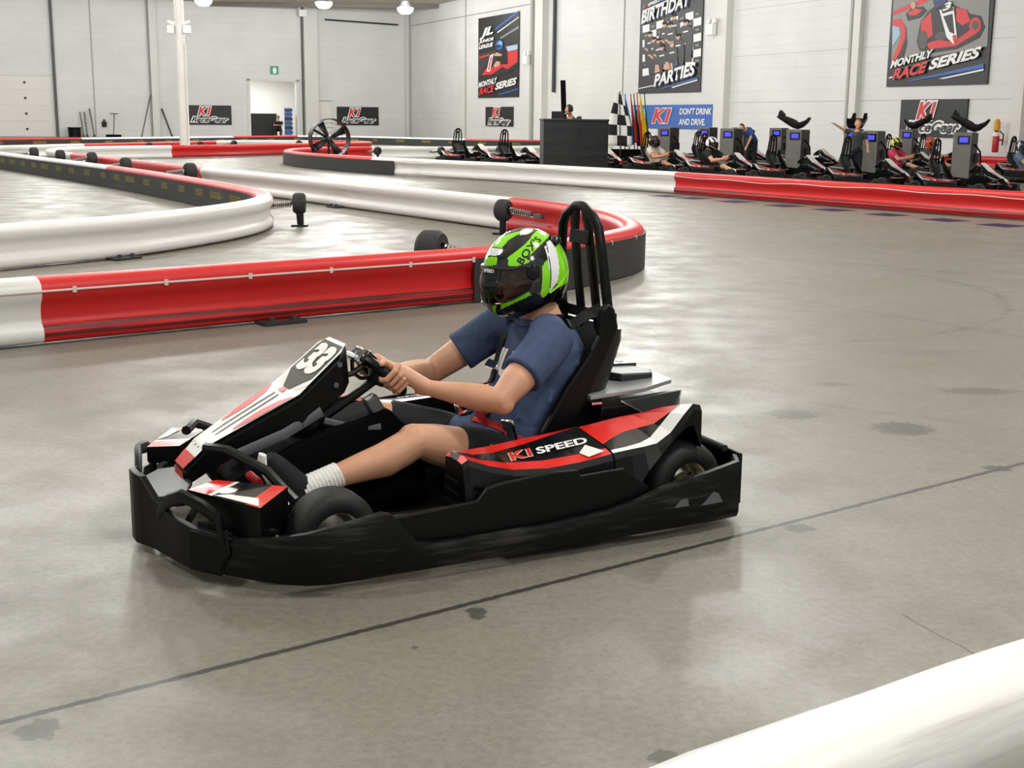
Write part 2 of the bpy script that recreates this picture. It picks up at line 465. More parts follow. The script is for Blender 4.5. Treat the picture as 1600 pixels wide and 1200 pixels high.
def wall_material():
    m = bpy.data.materials.new('painted_block'); m.use_nodes = True
    nt = m.node_tree; b = nt.nodes['Principled BSDF']; L = nt.links.new
    b.inputs['Roughness'].default_value = 0.5
    uv = nt.nodes.new('ShaderNodeUVMap')
    br = nt.nodes.new('ShaderNodeTexBrick'); br.inputs['Scale'].default_value = 1.0
    br.inputs['Brick Width'].default_value = 12.0; br.inputs['Row Height'].default_value = 0.4; br.inputs['Mortar Size'].default_value = 0.012
    br.inputs['Color1'].default_value = (*hexc('dcdcda'), 1); br.inputs['Color2'].default_value = (*hexc('dadad8'), 1); br.inputs['Mortar'].default_value = (*hexc('d3d2cf'), 1)
    L(uv.outputs[0], br.inputs['Vector'])
    n = nt.nodes.new('ShaderNodeTexNoise'); n.inputs['Scale'].default_value = 0.5; n.inputs['Detail'].default_value = 5
    L(uv.outputs[0], n.inputs['Vector'])
    r = nt.nodes.new('ShaderNodeMapRange'); r.inputs[1].default_value = 0.3; r.inputs[2].default_value = 0.7; r.inputs[3].default_value = 0.93; r.inputs[4].default_value = 1.03
    L(n.outputs['Fac'], r.inputs[0])
    mx = nt.nodes.new('ShaderNodeMixRGB'); mx.blend_type = 'MULTIPLY'; mx.inputs[0].default_value = 1
    L(br.outputs['Color'], mx.inputs[1]); L(r.outputs[0], mx.inputs[2]); L(mx.outputs[0], b.inputs['Base Color'])
    return m
WALLM = wall_material()
CEIL = 8.0
def wall(name, W, pieces, thick=0.3):
    mb = MB()
    for (u0, u1, z0, z1) in pieces: wbox(mb, W, u0, u1, z0, z1, -thick, 0)
    o = mb.build(name, WALLM, smooth=0)
    uvl = o.data.uv_layers.new(name='UVMap')
    d = RD if W is WR else LD
    for lp in o.data.loops:
        co = o.data.vertices[lp.vertex_index].co - C0
        uvl.data[lp.index].uv = (co.dot(d), co.z)
    return tag(o, kind='structure')
wall('wall_right', WR, [(-0.3, 75, 0, CEIL)])
wall('wall_left', WL, [(0, 5.15, 0, CEIL), (5.15, 5.95, 2.35, CEIL), (5.95, 7.4, 0, CEIL), (7.4, 10.3, 3.42, CEIL), (10.3, 21.7, 0, CEIL), (21.7, 25.4, 3.55, CEIL), (25.4, 40, 0, CEIL)])
mb = MB(); mb.box((-5, 46, CEIL + 0.1), (70, 98, 0.2))
for k in range(10): mb.box((-5, 16 + 8 * k, CEIL - 0.12), (70, 0.18, 0.24), 1)
mat('ceiling_paint', 'c3bcae', 0.8); mat('joist', '77726a', 0.7)
tag(mb.build('ceiling', ['ceiling_paint', 'joist'], smooth=0), kind='structure')
mat('trim_white', 'd9d7d3', 0.5); mat('trim_dark', '4a4a4a', 0.5); mat('trim_seam_shade', 'a9a7a3', 0.6)
NT = [0]
def trim(W, u0, u1, z0, z1, o0, o1, m):
    NT[0] += 1
    mb = MB(); wbox(mb, W, u0, u1, z0, z1, o0, o1)
    return tag(mb.build('trim_%d' % NT[0], m, smooth=0), kind='structure')
trim(WL, 15.85, 16.25, 0, CEIL, 0, 0.28, 'trim_white'); trim(WL, 16.27, 16.35, 0, CEIL, 0, 0.1, 'trim_seam_shade')  # grey strip stands in for the shadow beside the pilaster
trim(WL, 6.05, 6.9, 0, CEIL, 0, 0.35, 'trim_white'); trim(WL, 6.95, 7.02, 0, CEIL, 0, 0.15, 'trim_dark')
trim(WL, 19.5, 19.56, 0, CEIL, 0, 0.04, 'trim_seam_shade')
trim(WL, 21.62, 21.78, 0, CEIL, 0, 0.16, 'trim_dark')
trim(WL, 7.2, 7.4, 0, 3.55, 0, 0.06, 'trim_white'); trim(WL, 10.3, 10.5, 0, 3.55, 0, 0.06, 'trim_white'); trim(WL, 7.2, 10.5, 3.42, 3.6, 0.0, 0.06, 'trim_white')
trim(WR, 0.02, 0.5, 0, CEIL, 0, 0.25, 'trim_white')
trim(WR, 0.55, 0.7, 0, CEIL, 0, 0.1, 'trim_seam_shade')
trim(WR, 10.1, 10.25, 0, CEIL, 0, 0.03, 'trim_seam_shade'); trim(WR, 29.1, 29.17, 0, CEIL, 0, 0.03, 'trim_seam_shade')
trim(WR, 19.5, 19.75, 0, CEIL, 0, 0.2, 'trim_seam_shade'); trim(WR, 20.4, 21.3, 0, CEIL, 0, 0.35, 'trim_white')
trim(WR, 37.1, 37.8, 0, CEIL, 0, 0.3, 'trim_white')
trim(WR, 45.0, 45.12, 0.9, CEIL, 0, 0.14, 'trim_seam_shade'); trim(WR, 45.25, 45.6, 0, CEIL, 0, 0.2, 'trim_white')
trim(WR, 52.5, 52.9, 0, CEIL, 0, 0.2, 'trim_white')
trim(WR, 0.3, 20.3, 7.0, 7.05, 0.0, 0.05, 'trim_seam_shade')
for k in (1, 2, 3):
    trim(WR, 37.9, 75, 2.0 + 1.7 * (k - 1), 2.012 + 1.7 * (k - 1), 0, 0.01, 'trim_seam_shade')
# conduit on the right wall
c = MB(); c.tube([WR(22.2, 2.6, 0.12), WR(22.2, CEIL, 0.12)], 0.09, 8)
tag(c.build('wall_conduit', 'steel_dark'), 'dark vertical conduit pipe running up the white wall behind the black counter', 'pipe')
p_ = MB(); p_.tube([WL(0.7, 7.1, 0.15), WL(5.5, 7.25, 0.15)], 0.05, 8)
tag(p_.build('sprinkler_pipe', 'steel_dark'), 'thin grey pipe high on the back wall left of the corner', 'pipe')
# sectional dock door
d = empty('door_1', WL(23.55, 0, -0.06)); d.rotation_euler = (0, 0, math.atan2(LD.y, LD.x)); d['kind'] = 'structure'
for k in range(4):
    mb = MB(); mb.box((0, 0, 0.44 + 0.885 * k), (3.66, 0.06, 0.865)); mb.box((0, 0.035, 0.06 + 0.885 * k), (3.66, 0.02, 0.03))
    mb.build('door_panel', 'door_white', d, smooth=0)
for k in range(4):
    mb = MB(); mb.lathe([(0, 0.06), (0.07, 0.06), (0.08, 0.03)], (-0.2, 0, 0.44 + 0.88 * k), (0, 1, 0), 10)
    mb.build('hinge', 'steel_dark', d)
mb = MB(); mb.box((0, 0.02, 3.52), (3.7, 0.1, 0.12)); mb.build('door_header', 'trim_white', d, smooth=0)
# small white door by the pilaster
d = empty('door_2', WL(5.55, 0, -0.08)); d.rotation_euler = (0, 0, math.atan2(LD.y, LD.x)); d['kind'] = 'structure'
mb = MB(); mb.box((0, 0, 1.17), (0.8, 0.06, 2.34)); mb.build('door_leaf', 'door_white', d, smooth=0)
mb = MB(); mb.box((0, 0.1, 2.36), (0.98, 0.1, 0.1)); mb.build('door_frame', 'trim_white', d, smooth=0)
# room behind the doorway
mb = MB()
wbox(mb, WL, 4.5, 13.5, 0, 4.2, -7.3, -7.0); wbox(mb, WL, 4.3, 4.5, 0, 4.2, -7.0, -0.3); wbox(mb, WL, 13.5, 13.7, 0, 4.2, -7.0, -0.3)
wbox(mb, WL, 4.3, 13.7, 4.2, 4.4, -7.3, -0.3)
tag(mb.build('wall_back_room', 'trim_white', smooth=0), kind='structure')
ld = bpy.data.lights.new('back_room_tube', 'AREA'); ld.energy = 260; ld.size = 2.5; ld.shape = 'SQUARE'
lo = bpy.data.objects.new('back_room_tube', ld); COL.objects.link(lo); lo.location = WL(9, 4.1, -3.2)

# high bay lamps
def make_lamp():
    r = empty('high_bay_lamp')
    mb = MB(); mb.lathe([(0.05, 0.34), (0.16, 0.32), (0.2, 0.2), (0.36, 0.02), (0.38, -0.02), (0.36, -0.02), (0.18, 0.18)], (0, 0, 0), (0, 0, 1), 24); mb.build('lamp_housing', 'grey_plastic', r)
    mb = MB(); mb.lathe([(0.001, -0.26), (0.2, -0.24), (0.33, -0.14), (0.38, 0.0), (0.36, 0.02)], (0, 0, 0), (0, 0, 1), 24); mb.build('lamp_lens', 'lamp_glow', r)
    mb = MB(); mb.tube([(0, 0, 0.3), (0, 0, 1.8)], 0.015, 6); mb.build('hanging_rod', 'steel_dark', r)
    l = bpy.data.lights.new('lamp_light', 'POINT'); l.shadow_soft_size = 0.35; l.energy = LAMP_W; l.color = (0.985, 0.995, 0.99)
    lo = bpy.data.objects.new('lamp_light', l); COL.objects.link(lo); lo.parent = r; lo.location = (0, 0, -0.65)
    return r
lamp0 = make_lamp()
tag(lamp0, 'glowing high bay lamp hanging near the corner of the hall', 'lamp', 'high bay lamps')
lamp0.location = (-5.05, 60.8, 6.2)
LAMPS = [(-8.4, 58.2), (-13.5, 57.5)] + [(x, y) for y in (3.4, 11, 19, 28, 37, 46) for x in (-13, -5, 3) if not (x == -13 and y < 12)] + [(10, 17), (-21, 34), (-22, 43), (4.5, -1.8)]  # last one is added behind the camera to brighten the nearest white barrier
WALL_FILL = [(-27, 58), (-20, 55), (-18, 63), (-9, 68), (-5, 60), (-12, 53), (-10, 74), (-24, 66), (-30, 64), (-15, 69), (-6, 72), (-26, 62)]  # unseen lamps added close to the ceiling to brighten the hall walls
for i, (x, y) in enumerate(LAMPS):
    o = copy_tree(lamp0); o.location = (x, y, 6.2)
    o['label'] = {0: 'glowing high bay lamp beside the tall column at the top of the hall', 1: 'leftmost high bay lamp, just at the upper edge near the slim white column'}.get(i, 'unseen high bay lamp hung above the hall')

# ---------------------------------------------------------------- signs
def sign_root(name, W, u0, u1, z0, z1, off=0.06):
    r = empty(name); xa = RD if W is WR else -LD
    r.matrix_world = frame(W((u0 + u1) / 2, (z0 + z1) / 2, off), xa, (0, 0, 1))
    return r, abs(u1 - u0), z1 - z0
def flat(name, poly, m, parent, z=0.0):
    mb = MB(); mb.prism(poly, lambda x, y, t: (x, y, t), z, z + 0.006)
    return mb.build(name, m, parent, smooth=0)
def rect(x0, y0, x1, y1): return [(x0, y0), (x1, y0), (x1, y1), (x0, y1)]
def panel(r, w, h, m, edge='sign_black'):
    mb = MB(); mb.box((0, 0, -0.02), (w, h, 0.04)); return mb.build('sign_panel', m, r, smooth=0)
def T(r, name, s, size, m, x, y, z, **k):
    return text(name, s, size, m, Matrix.Translation((x, y, z)), r, **k)
def logo(r, x, y, size, z=0.02):
    T(r, 'logo_outline', 'K1', size, 'sign_white', x, y, z, bold=0.075, shear=0.3, spacing=0.95)
    T(r, 'logo', 'K1', size, 'sign_red', x, y, z + 0.02, bold=0.03, shear=0.3, spacing=0.95)
def gear_sign(W, u0, u1, z0, z1, label):
    r, w_, h = sign_root('wall_sign', W, u0, u1, z0, z1)
    panel(r, w_, h, 'sign_black')
    k = w_ / 2.9
    for name, s, m, z, b in (('logo_outline', 'K1', 'sign_white', 0.02, 0.10), ('logo', 'K1', 'sign_red', 0.04, 0.03)):
        T(r, name, s, 0.72, m, -0.28 * k, 0.2, z, bold=b, shear=0.3, sx=k)
    T(r, 'lettering_outline', 'RaceGear', 0.44, 'sign_white', 0.0, -0.28, 0.02, bold=0.13, shear=0.35, sx=1.28 * k)
    T(r, 'lettering', 'RaceGear', 0.44, 'sign_black', 0.0, -0.28, 0.04, bold=0.012, shear=0.35, sx=1.28 * k)
    tag(r, label, 'sign', 'black logo signs on the white walls')
gear_sign(WL, 11.5, 14.3, 0.76, 1.92, 'black logo sign on the back wall right of the slim white column')
gear_sign(WL, 2.03, 4.8, 0.80, 1.94, 'black logo sign on the back wall behind the drum fan')
gear_sign(WR, 13.3, 17.1, 0.90, 1.93, 'small black logo sign under the tall narrow race poster')
gear_sign(WR, 47.7, 50.63, 0.88, 2.02, 'large black logo sign partly hidden by stacked seats under the race poster')
# blue banner
r, w_, h = sign_root('banner', WR, 30.2, 36.95, 0.97, 1.94)
panel(r, w_, h, 'sign_blue')
flat('banner_picture', [(-3.37, -0.48), (-2.35, -0.48), (-2.1, 0.3), (-3.37, 0.42)], 'sign_lightblue', r, 0.005)
flat('banner_picture', [(-3.3, -0.45), (-2.5, -0.45), (-2.4, 0.1), (-3.0, 0.3)], 'sign_navy', r, 0.015)
T(r, 'logo_outline', 'K1', 0.82, 'sign_white', -0.85, 0, 0.02, bold=0.07, shear=0.3, sx=1.65)
T(r, 'logo', 'K1', 0.82, 'sign_red', -0.85, 0, 0.04, bold=0.03, shear=0.3, sx=1.65)
T(r, 'lettering', "DON'T DRINK", 0.34, 'sign_white', 0.62, 0.20, 0.02, bold=0.025, shear=0.15, align='LEFT', sx=1.1)
T(r, 'lettering', "AND DRIVE.", 0.34, 'sign_white', 0.62, -0.22, 0.02, bold=0.025, shear=0.15, align='LEFT', sx=1.1)
tag(r, 'blue banner with large white lettering on the wall under the birthday poster', 'banner')
# birthday poster
r, w_, h = sign_root('poster', WR, 30.65, 35.7, 2.43, 6.75)
panel(r, w_, h, 'sign_black')
def quad_map(u_fn):
    return u_fn
def PB(px, py):      # drawing grid of the birthday poster -> metres on the panel
    t = (587 - py) / 587; l = 800 + 18 * t
    return ((px - l) / 386 - 0.5) * 5.05, 2.43 + t * 3.85 - 4.59
def fit_text(r, name, s, m_, p0, p1, h, z, bold=0.04, shear=0.2):
    me = text_mesh(s, 1.0, m_, bold=bold, shear=shear, align='LEFT')
    x0 = min(v.co.x for v in me.vertices); x1 = max(v.co.x for v in me.vertices); y0 = min(v.co.y for v in me.vertices); y1 = max(v.co.y for v in me.vertices)
    b = Vector((p1[0] - p0[0], p1[1] - p0[1]))
    for v in me.vertices:
        u_ = (v.co.x - x0) / (x1 - x0); w__ = (v.co.y - y0) / (y1 - y0)
        v.co = (p0[0] + b.x * u_, p0[1] + b.y * u_ + h * w__, z)
    me.name = name; return link(name, me, r)
def shape(r, name, pts, m_, z, fn): return flat(name, [fn(*p) for p in pts], m_, r, z)
def oval(cx, cy, rx, ry, n=14): return [(cx + rx * math.cos(2 * math.pi * k / n), cy - ry * math.sin(2 * math.pi * k / n)) for k in range(n)]
ck = MB()
for i in range(8):
    for j in range(7):
        x0 = 832 + i * 45; y0 = 155 + j * 46 - i * 7
        q = [PB(x0, y0 + 46), PB(x0 + 45, y0 + 39), PB(x0 + 45, y0 - 7), PB(x0, y0)]
        if (i + j) % 2 == 0: ck.prism(q, lambda x, y, t: (x, y, t), 0.005, 0.012)
        else:
            q = [PB(x0 + 12, y0 + 26), PB(x0 + 33, y0 + 23), PB(x0 + 33, y0 + 12), PB(x0 + 12, y0 + 15)]
            ck.prism(q, lambda x, y, t: (x, y, t), 0.005, 0.012, 1)
ck.build('checker_pattern', ['sign_white', 'sign_grey'], r, smooth=0)
gp = MB(); zz_ = 0.02
def gadd(pts, mi):
    global zz_
    zz_ += 0.0015; gp.prism([PB(*p) for p in pts], lambda x, y, t: (x, y, t), 0.015, zz_, mi)
for (x, y, s_) in [(1033, 125, 1.0), (975, 165, 0.95), (1012, 172, 0.95), (1105, 168, 1.1), (885, 215, 0.95), (910, 252, 1.0), (1063, 248, 1.0), (942, 262, 0.9)]:
    gadd([(x - 13 * s_, y + 14 * s_), (x + 13 * s_, y + 14 * s_), (x + 36 * s_, y + 32 * s_), (x + 38 * s_, y + 95 * s_), (x + 30 * s_, y + 215 * s_), (x - 30 * s_, y + 215 * s_), (x - 38 * s_, y + 95 * s_), (x - 36 * s_, y + 32 * s_)], 0)
    gadd(oval(x, y, 13 * s_, 18 * s_), 1); gadd(oval(x, y - 10 * s_, 14 * s_, 10 * s_), 4)
    gadd([(x - 14, y + 52), (x + 16, y + 48), (x + 16, y + 56), (x - 14, y + 60)], 2)
    gadd([(x - 38 * s_, y + 92 * s_), (x - 26 * s_, y + 88 * s_), (x + 4 * s_, y + 112 * s_), (x - 2 * s_, y + 122 * s_)], 1)
for (x, y, s_) in [(965, 305, 0.95), (1030, 292, 0.95)]:
    gadd([(x - 12, y + 12), (x + 12, y + 12), (x + 32, y + 30), (x + 34, y + 110), (x - 34, y + 110), (x - 32, y + 30)], 0)
    gadd(oval(x, y, 13, 18), 1); gadd(oval(x, y - 10, 14, 10), 4 if x < 1000 else 3)
    gadd([(x - 14, y + 48), (x + 16, y + 44), (x + 16, y + 52), (x - 14, y + 56)], 2)
    gadd([(x - 40, y + 105), (x - 20, y + 105), (x - 10, y + 150), (x - 44, y + 155)], 1); gadd([(x + 16, y + 105), (x + 36, y + 105), (x + 38, y + 130), (x + 10, y + 135)], 1 if x < 1000 else 5)
gp.build('group_picture', ['sign_black', 'sign_skin', 'sign_white', 'sign_grey', 'hair_dark', 'sign_navy'], r, smooth=0)
for s_, p0, p1, h_ in (('BIRTHDAY', (832, 145), (1142, 66), 80), ('PARTIES', (915, 550), (1168, 484), 78)):
    A_ = PB(*p0); B_ = PB(*p1); hh_ = h_ / 587 * 3.85
    fit_text(r, 'lettering_outline', s_, 'sign_navy', (A_[0] + 0.01, A_[1] - 0.04), (B_[0] + 0.03, B_[1] - 0.04), hh_, 0.07, bold=0.045)
    fit_text(r, 'lettering', s_, 'sign_white', A_, B_, hh_, 0.09, bold=0.035)
for pts, m_ in (([(810, 552), (905, 536), (905, 542), (810, 558)], 'sign_white'), ([(1020, 553), (1175, 512), (1175, 520), (1030, 558)], 'sign_white'), ([(950, 560), (1175, 500), (1175, 508), (970, 562)], 'sign_blue'), ([(835, 60), (1000, 15), (1000, 22), (835, 68)], 'sign_white'), ([(940, 12), (1100, -28), (1100, -16), (940, 22)], 'sign_blue')):
    shape(r, 'stripe', pts, m_, 0.03, PB)
A_ = PB(840, 50); B_ = PB(945, 20); fit_text(r, 'lettering', 'K1', 'sign_red', A_, PB(868, 42), 0.17, 0.05); fit_text(r, 'lettering', 'SPEED', 'sign_white', PB(872, 40), B_, 0.13, 0.05)
tag(r, 'black birthday parties poster with checkered background and a group of people', 'poster', 'posters high on the white wall')
# race series posters
def race_poster(u0, u1, label, big):
    r, w_, h = sign_root('poster', WR, u0, u1, 2.43, 5.6 if big else 6.75)
    k = w_ / 4.4; ky = h / 4.32
    panel(r, w_, h, 'sign_black')
    def F(name, pts, m_, z): flat(name, [(x * k, y * ky) for x, y in pts], m_, r, z)
    def Tx(s, size, m_, x, y, z, rot=5, **kw):
        kw['sx'] = kw.get('sx', 1) * k / (1 + (ky - 1) * 0.35) if ky < 1 else kw.get('sx', 1) * k
        text('lettering', s, size * ky, m_, Matrix.Translation((x * k, y * ky, z)) @ Matrix.Rotation(math.radians(rot), 4, 'Z'), r, **kw)
    if big:
        def PR(px, py):
            t = (540 - py) / 540; l = 745 + 48 * t
            return ((px - l) / 636 - 0.5) * w_, t * 2.80 - h / 2
        S_ = lambda name, pts, m_, z: shape(r, name, pts, m_, z, PR)
        S_('track_picture', [(806, -30), (1404, -30), (1385, 335), (785, 405)], 'sign_grey', 0.005)
        S_('barrier_picture', [(800, 92), (1130, -2), (1190, -2), (1130, 26), (803, 116)], 'sign_red', 0.012)
        S_('barrier_picture', [(797, 140), (850, 140), (880, 180), (886, 240), (850, 330), (800, 402), (782, 396), (830, 300), (855, 230), (848, 188), (796, 172)], 'sign_red', 0.014)
        S_('barrier_picture', [(796, 176), (843, 192), (848, 235), (795, 300)], 'sky_plate', 0.016)
        S_('barrier_picture', [(888, 190), (893, 290), (868, 372), (802, 402), (852, 332), (888, 250)], 'sign_black', 0.016)
        S_('kart_picture', [(888, 112), (930, 80), (1000, 82), (1025, 110), (980, 145), (900, 156)], 'sign_black', 0.018)
        S_('kart_picture', [(900, 108), (945, 88), (1000, 100), (960, 128), (915, 125)], 'sign_red', 0.022)
        S_('driver_picture', oval(938, 68, 16, 22), 'sign_skin', 0.024)
        S_('kart_picture', [(958, 280), (985, 165), (1040, 108), (1120, 60), (1200, 96), (1290, 150), (1350, 168), (1372, 230), (1340, 285), (1210, 338), (1060, 352), (975, 335)], 'sign_black', 0.02)
        S_('kart_picture', [(988, 170), (1052, 118), (1062, 250), (1005, 285), (986, 240)], 'sign_red', 0.024)
        S_('kart_picture', [(1020, 296), (1100, 280), (1190, 300), (1325, 215), (1345, 250), (1200, 322), (1040, 330)], 'sign_red', 0.024)
        S_('kart_picture', [(1208, 108), (1268, 125), (1290, 190), (1245, 212), (1206, 182)], 'sign_red', 0.024)
        S_('kart_picture', oval(1000, 275, 30, 55), 'trim_dark', 0.028); S_('kart_picture', oval(1318, 215, 34, 44), 'sign_red', 0.028); S_('kart_picture', oval(1318, 215, 18, 26), 'trim_dark', 0.032)
        S_('kart_picture', oval(1115, 260, 40, 24), 'trim_dark', 0.028)
        S_('kart_picture', [(1106, 112), (1192, 100), (1214, 285), (1192, 312), (1150, 270)], 'sign_white', 0.034)
        S_('kart_picture', [(1130, 150), (1186, 140), (1198, 255), (1168, 240)], 'sign_black', 0.038)
        S_('kart_picture', [(1185, 262), (1208, 258), (1212, 290), (1194, 306)], 'sign_red', 0.040)
        S_('driver_picture', [(1066, 60), (1090, 15), (1130, 12), (1150, 70), (1085, 108)], 'sign_navy', 0.036)
        S_('driver_picture', oval(1108, 14, 30, 30), 'sign_grey', 0.04)
        S_('kart_picture', [(1110, 82), (1180, 70), (1192, 122), (1126, 134)], 'sign_black', 0.044)
        fit_text(r, 'lettering', '3', 'sign_white', PR(1126, 122), PR(1180, 112), 0.22, 0.055)
        for tx, p0, p1, h_, m_ in (('MONTHLY', (785, 432), (1068, 376), 46, 'sign_white'), ('RACE', (797, 504), (1030, 462), 66, 'sign_red'), ('SERIES', (1038, 452), (1356, 392), 62, 'sign_white')):
            A_ = PR(*p0); B_ = PR(*p1); hh_ = h_ / 540 * 2.8
            fit_text(r, 'lettering_outline', tx, 'sign_black', A_, B_, hh_, 0.05, bold=0.09, shear=0.3); fit_text(r, 'lettering', tx, m_, A_, B_, hh_, 0.065, bold=0.04, shear=0.3)
        S_('stripe', [(885, 510), (1365, 428), (1365, 452), (925, 510)], 'sign_blue', 0.02); S_('stripe', [(1095, 502), (1365, 456), (1365, 466), (1130, 504)], 'sign_white', 0.022); S_('stripe', [(770, 484), (795, 478), (795, 486), (770, 492)], 'sign_white', 0.022)
    else:
        def PL(px, py): return ((px - 1395) / 260 - 0.5) * w_, (612 - py) / 512 * 4.32 - 2.16
        S_ = lambda name, pts, m_, z: shape(r, name, pts, m_, z, PL)
        S_('track_picture', [(1397, 330), (1655, 290), (1655, 430), (1397, 470)], 'dark_grey', 0.006)
        S_('stripe', [(1510, 178), (1655, 92), (1655, 104), (1510, 192)], 'sign_blue', 0.012); S_('stripe', [(1520, 205), (1655, 130), (1655, 136), (1525, 210)], 'sign_white', 0.012)
        S_('stripe', [(1540, 240), (1655, 185), (1655, 200), (1545, 250)], 'sign_grey', 0.012)
        S_('barrier_picture', [(1403, 348), (1505, 326), (1505, 338), (1403, 358)], 'sign_red', 0.014)
        S_('kart_picture', [(1420, 472), (1440, 420), (1480, 330), (1560, 330), (1650, 320), (1652, 430), (1580, 470), (1480, 480)], 'sign_black', 0.016)
        S_('kart_picture', [(1560, 350), (1600, 325), (1650, 330), (1650, 400), (1590, 440), (1555, 420)], 'sign_red', 0.02)
        S_('kart_picture', [(1580, 300), (1650, 295), (1650, 325), (1590, 330)], 'sky_plate', 0.022)
        S_('kart_picture', [(1424, 466), (1450, 425), (1500, 420), (1550, 400), (1555, 425), (1490, 465)], 'sign_red', 0.022)
        S_('kart_picture', [(1455, 445), (1478, 345), (1500, 335), (1478, 445)], 'sign_white', 0.024); S_('kart_picture', [(1464, 435), (1482, 355), (1492, 350), (1474, 436)], 'sign_red', 0.028)
        S_('driver_picture', [(1512, 315), (1565, 310), (1590, 340), (1592, 410), (1540, 405), (1515, 360)], 'hair_dark', 0.026)
        S_('driver_picture', [(1498, 345), (1520, 330), (1556, 345), (1550, 356), (1515, 352)], 'sign_skin', 0.03); S_('driver_picture', [(1500, 412), (1520, 385), (1545, 390), (1540, 412), (1515, 425)], 'sign_skin', 0.03)
        S_('driver_picture', oval(1538, 286, 24, 30), 'sign_blue', 0.032); S_('driver_picture', oval(1544, 276, 14, 14), 'sign_lightblue', 0.036); S_('driver_picture', [(1516, 288), (1545, 282), (1545, 298), (1518, 304)], 'sign_black', 0.038)
        for tx, p0, p1, h_, m_ in (('JL', (1412, 240), (1502, 225), 66, 'sign_white'), ('JUNIOR', (1406, 268), (1504, 258), 26, 'sign_white'), ('LEAGUE', (1406, 300), (1502, 290), 26, 'sign_white'), ('MONTHLY', (1404, 548), (1530, 520), 36, 'sign_white'), ('RACE', (1410, 596), (1512, 576), 46, 'sign_red'), ('SERIES', (1516, 566), (1652, 536), 44, 'sign_white')):
            hh_ = h_ / 512 * 4.32; A_ = PL(*p0); B_ = PL(*p1)
            fit_text(r, 'lettering_outline', tx, 'sign_black', A_, B_, hh_, 0.05, bold=0.09, shear=0.3); fit_text(r, 'lettering', tx, m_, A_, B_, hh_, 0.065, bold=0.04, shear=0.3)
        S_('stripe', [(1530, 592), (1655, 560), (1655, 570), (1540, 598)], 'sign_blue', 0.02)
    tag(r, label, 'poster', 'posters high on the white wall')
race_poster(12.2, 17.8, 'leftmost race series poster with a blue-helmeted driver, near the corner', False)
race_poster(46.93, 51.35, 'race series poster showing a red kart number 3, above the large black sign', True)
# exit sign
r, w_, h = sign_root('exit_sign', WL, 8.5, 9.0, 3.85, 4.35)
panel(r, w_, h, 'exit_green'); flat('pictogram', [(-0.08, -0.2), (0.1, -0.2), (0.14, 0.05), (0.02, 0.2), (-0.12, 0.05)], 'sign_white', r, 0.01)
tag(r, 'small green exit sign above the open doorway in the back wall', 'sign')
# emergency light heads on the right wall and box on the pilaster
def emergency(loc, rz, label):
    r = empty('emergency_light', loc, rz)
    mb = MB(); mb.box((0, 0, 0), (0.5, 0.2, 0.42)); mb.build('battery_box', 'box_white', r, bevel=0.02)
    for s in (-1, 1):
        mb = MB(); mb.lathe([(0.001, 0), (0.12, 0), (0.1, -0.14), (0.001, -0.16)], (0.2 * s, -0.02, 0.33), (0, -1, 0.3), 12); mb.build('lamp_head', 'box_white', r)
    tag(r, label, 'emergency light', 'white emergency lights')
ar = math.atan2(RD.y, RD.x)
emergency(WR(36.95, 4.75, 0.45), ar, 'white emergency light on the pilaster right of the birthday poster')
emergency(WR(19.4, 4.25, 0.35), ar, 'white emergency light on the pilaster right of the leftmost race poster')
emergency(WL(7.0, 7.55, 0.5), math.atan2(-LD.y, -LD.x), 'white emergency light high on the column beside the doorway')
# slim column in the track
r = empty('support_column', (-10.95, 43.2, 0))
mb = MB(); mb.tube([(0, 0, 0), (0, 0, CEIL)], 0.15, 20); mb.build('column_shaft', 'post_white', r)
mb = MB(); mb.box((0, 0, 0.02), (0.5, 0.5, 0.04)); mb.build('base_plate', 'post_white', r, bevel=0.01)
mb = MB(); mb.tube([(0.17, -0.05, 0.3), (0.17, -0.05, 3.6)], 0.03, 8); mb.build('conduit', 'post_white', r)
for s in (-1, 1):
    mb = MB(); mb.box((0.26 * s, -0.1, 4.05), (0.22, 0.2, 0.26)); mb.build('flood_light', 'box_white', r, bevel=0.02)
    mb = MB(); mb.tube([(0.36 * s, -0.1, 4.3), (0.1 * s, -0.1, 4.22)], 0.05, 8); mb.build('flood_bracket', 'box_white', r)
tag(r, 'slim white support column with twin flood lights rising from the track', 'column')
# purple check paint on the floor in front of the long barrier
mb = MB()
pl = [Vector((2.75, 23.2, 0)), Vector((4.93, 20.0, 0)), Vector((6.72, 16.95, 0)), Vector((7.6, 15.4, 0))]
pl = spline(pl, 0.45)
for k in range(0, len(pl) - 2, 2):
    dd = (pl[k + 1] - pl[k]).normalized(); nn = Vector((dd.y, -dd.x, 0))
    q = [pl[k], pl[k] + dd * 0.5, pl[k] + dd * 0.5 + nn * 0.45, pl[k] + nn * 0.45]
    mb.prism([(p.x, p.y) for p in q], lambda x, y, t: (x, y, t), 0.001, 0.003)
NT[0] += 1
tag(mb.build('trim_%d' % NT[0], 'purple_paint', smooth=0), kind='structure')

for (x, y) in WALL_FILL:
    o = copy_tree(lamp0); o.location = (x, y, 7.75); o.scale = (1, 1, 0.14); o['label'] = 'unseen high bay lamp hung above the hall'
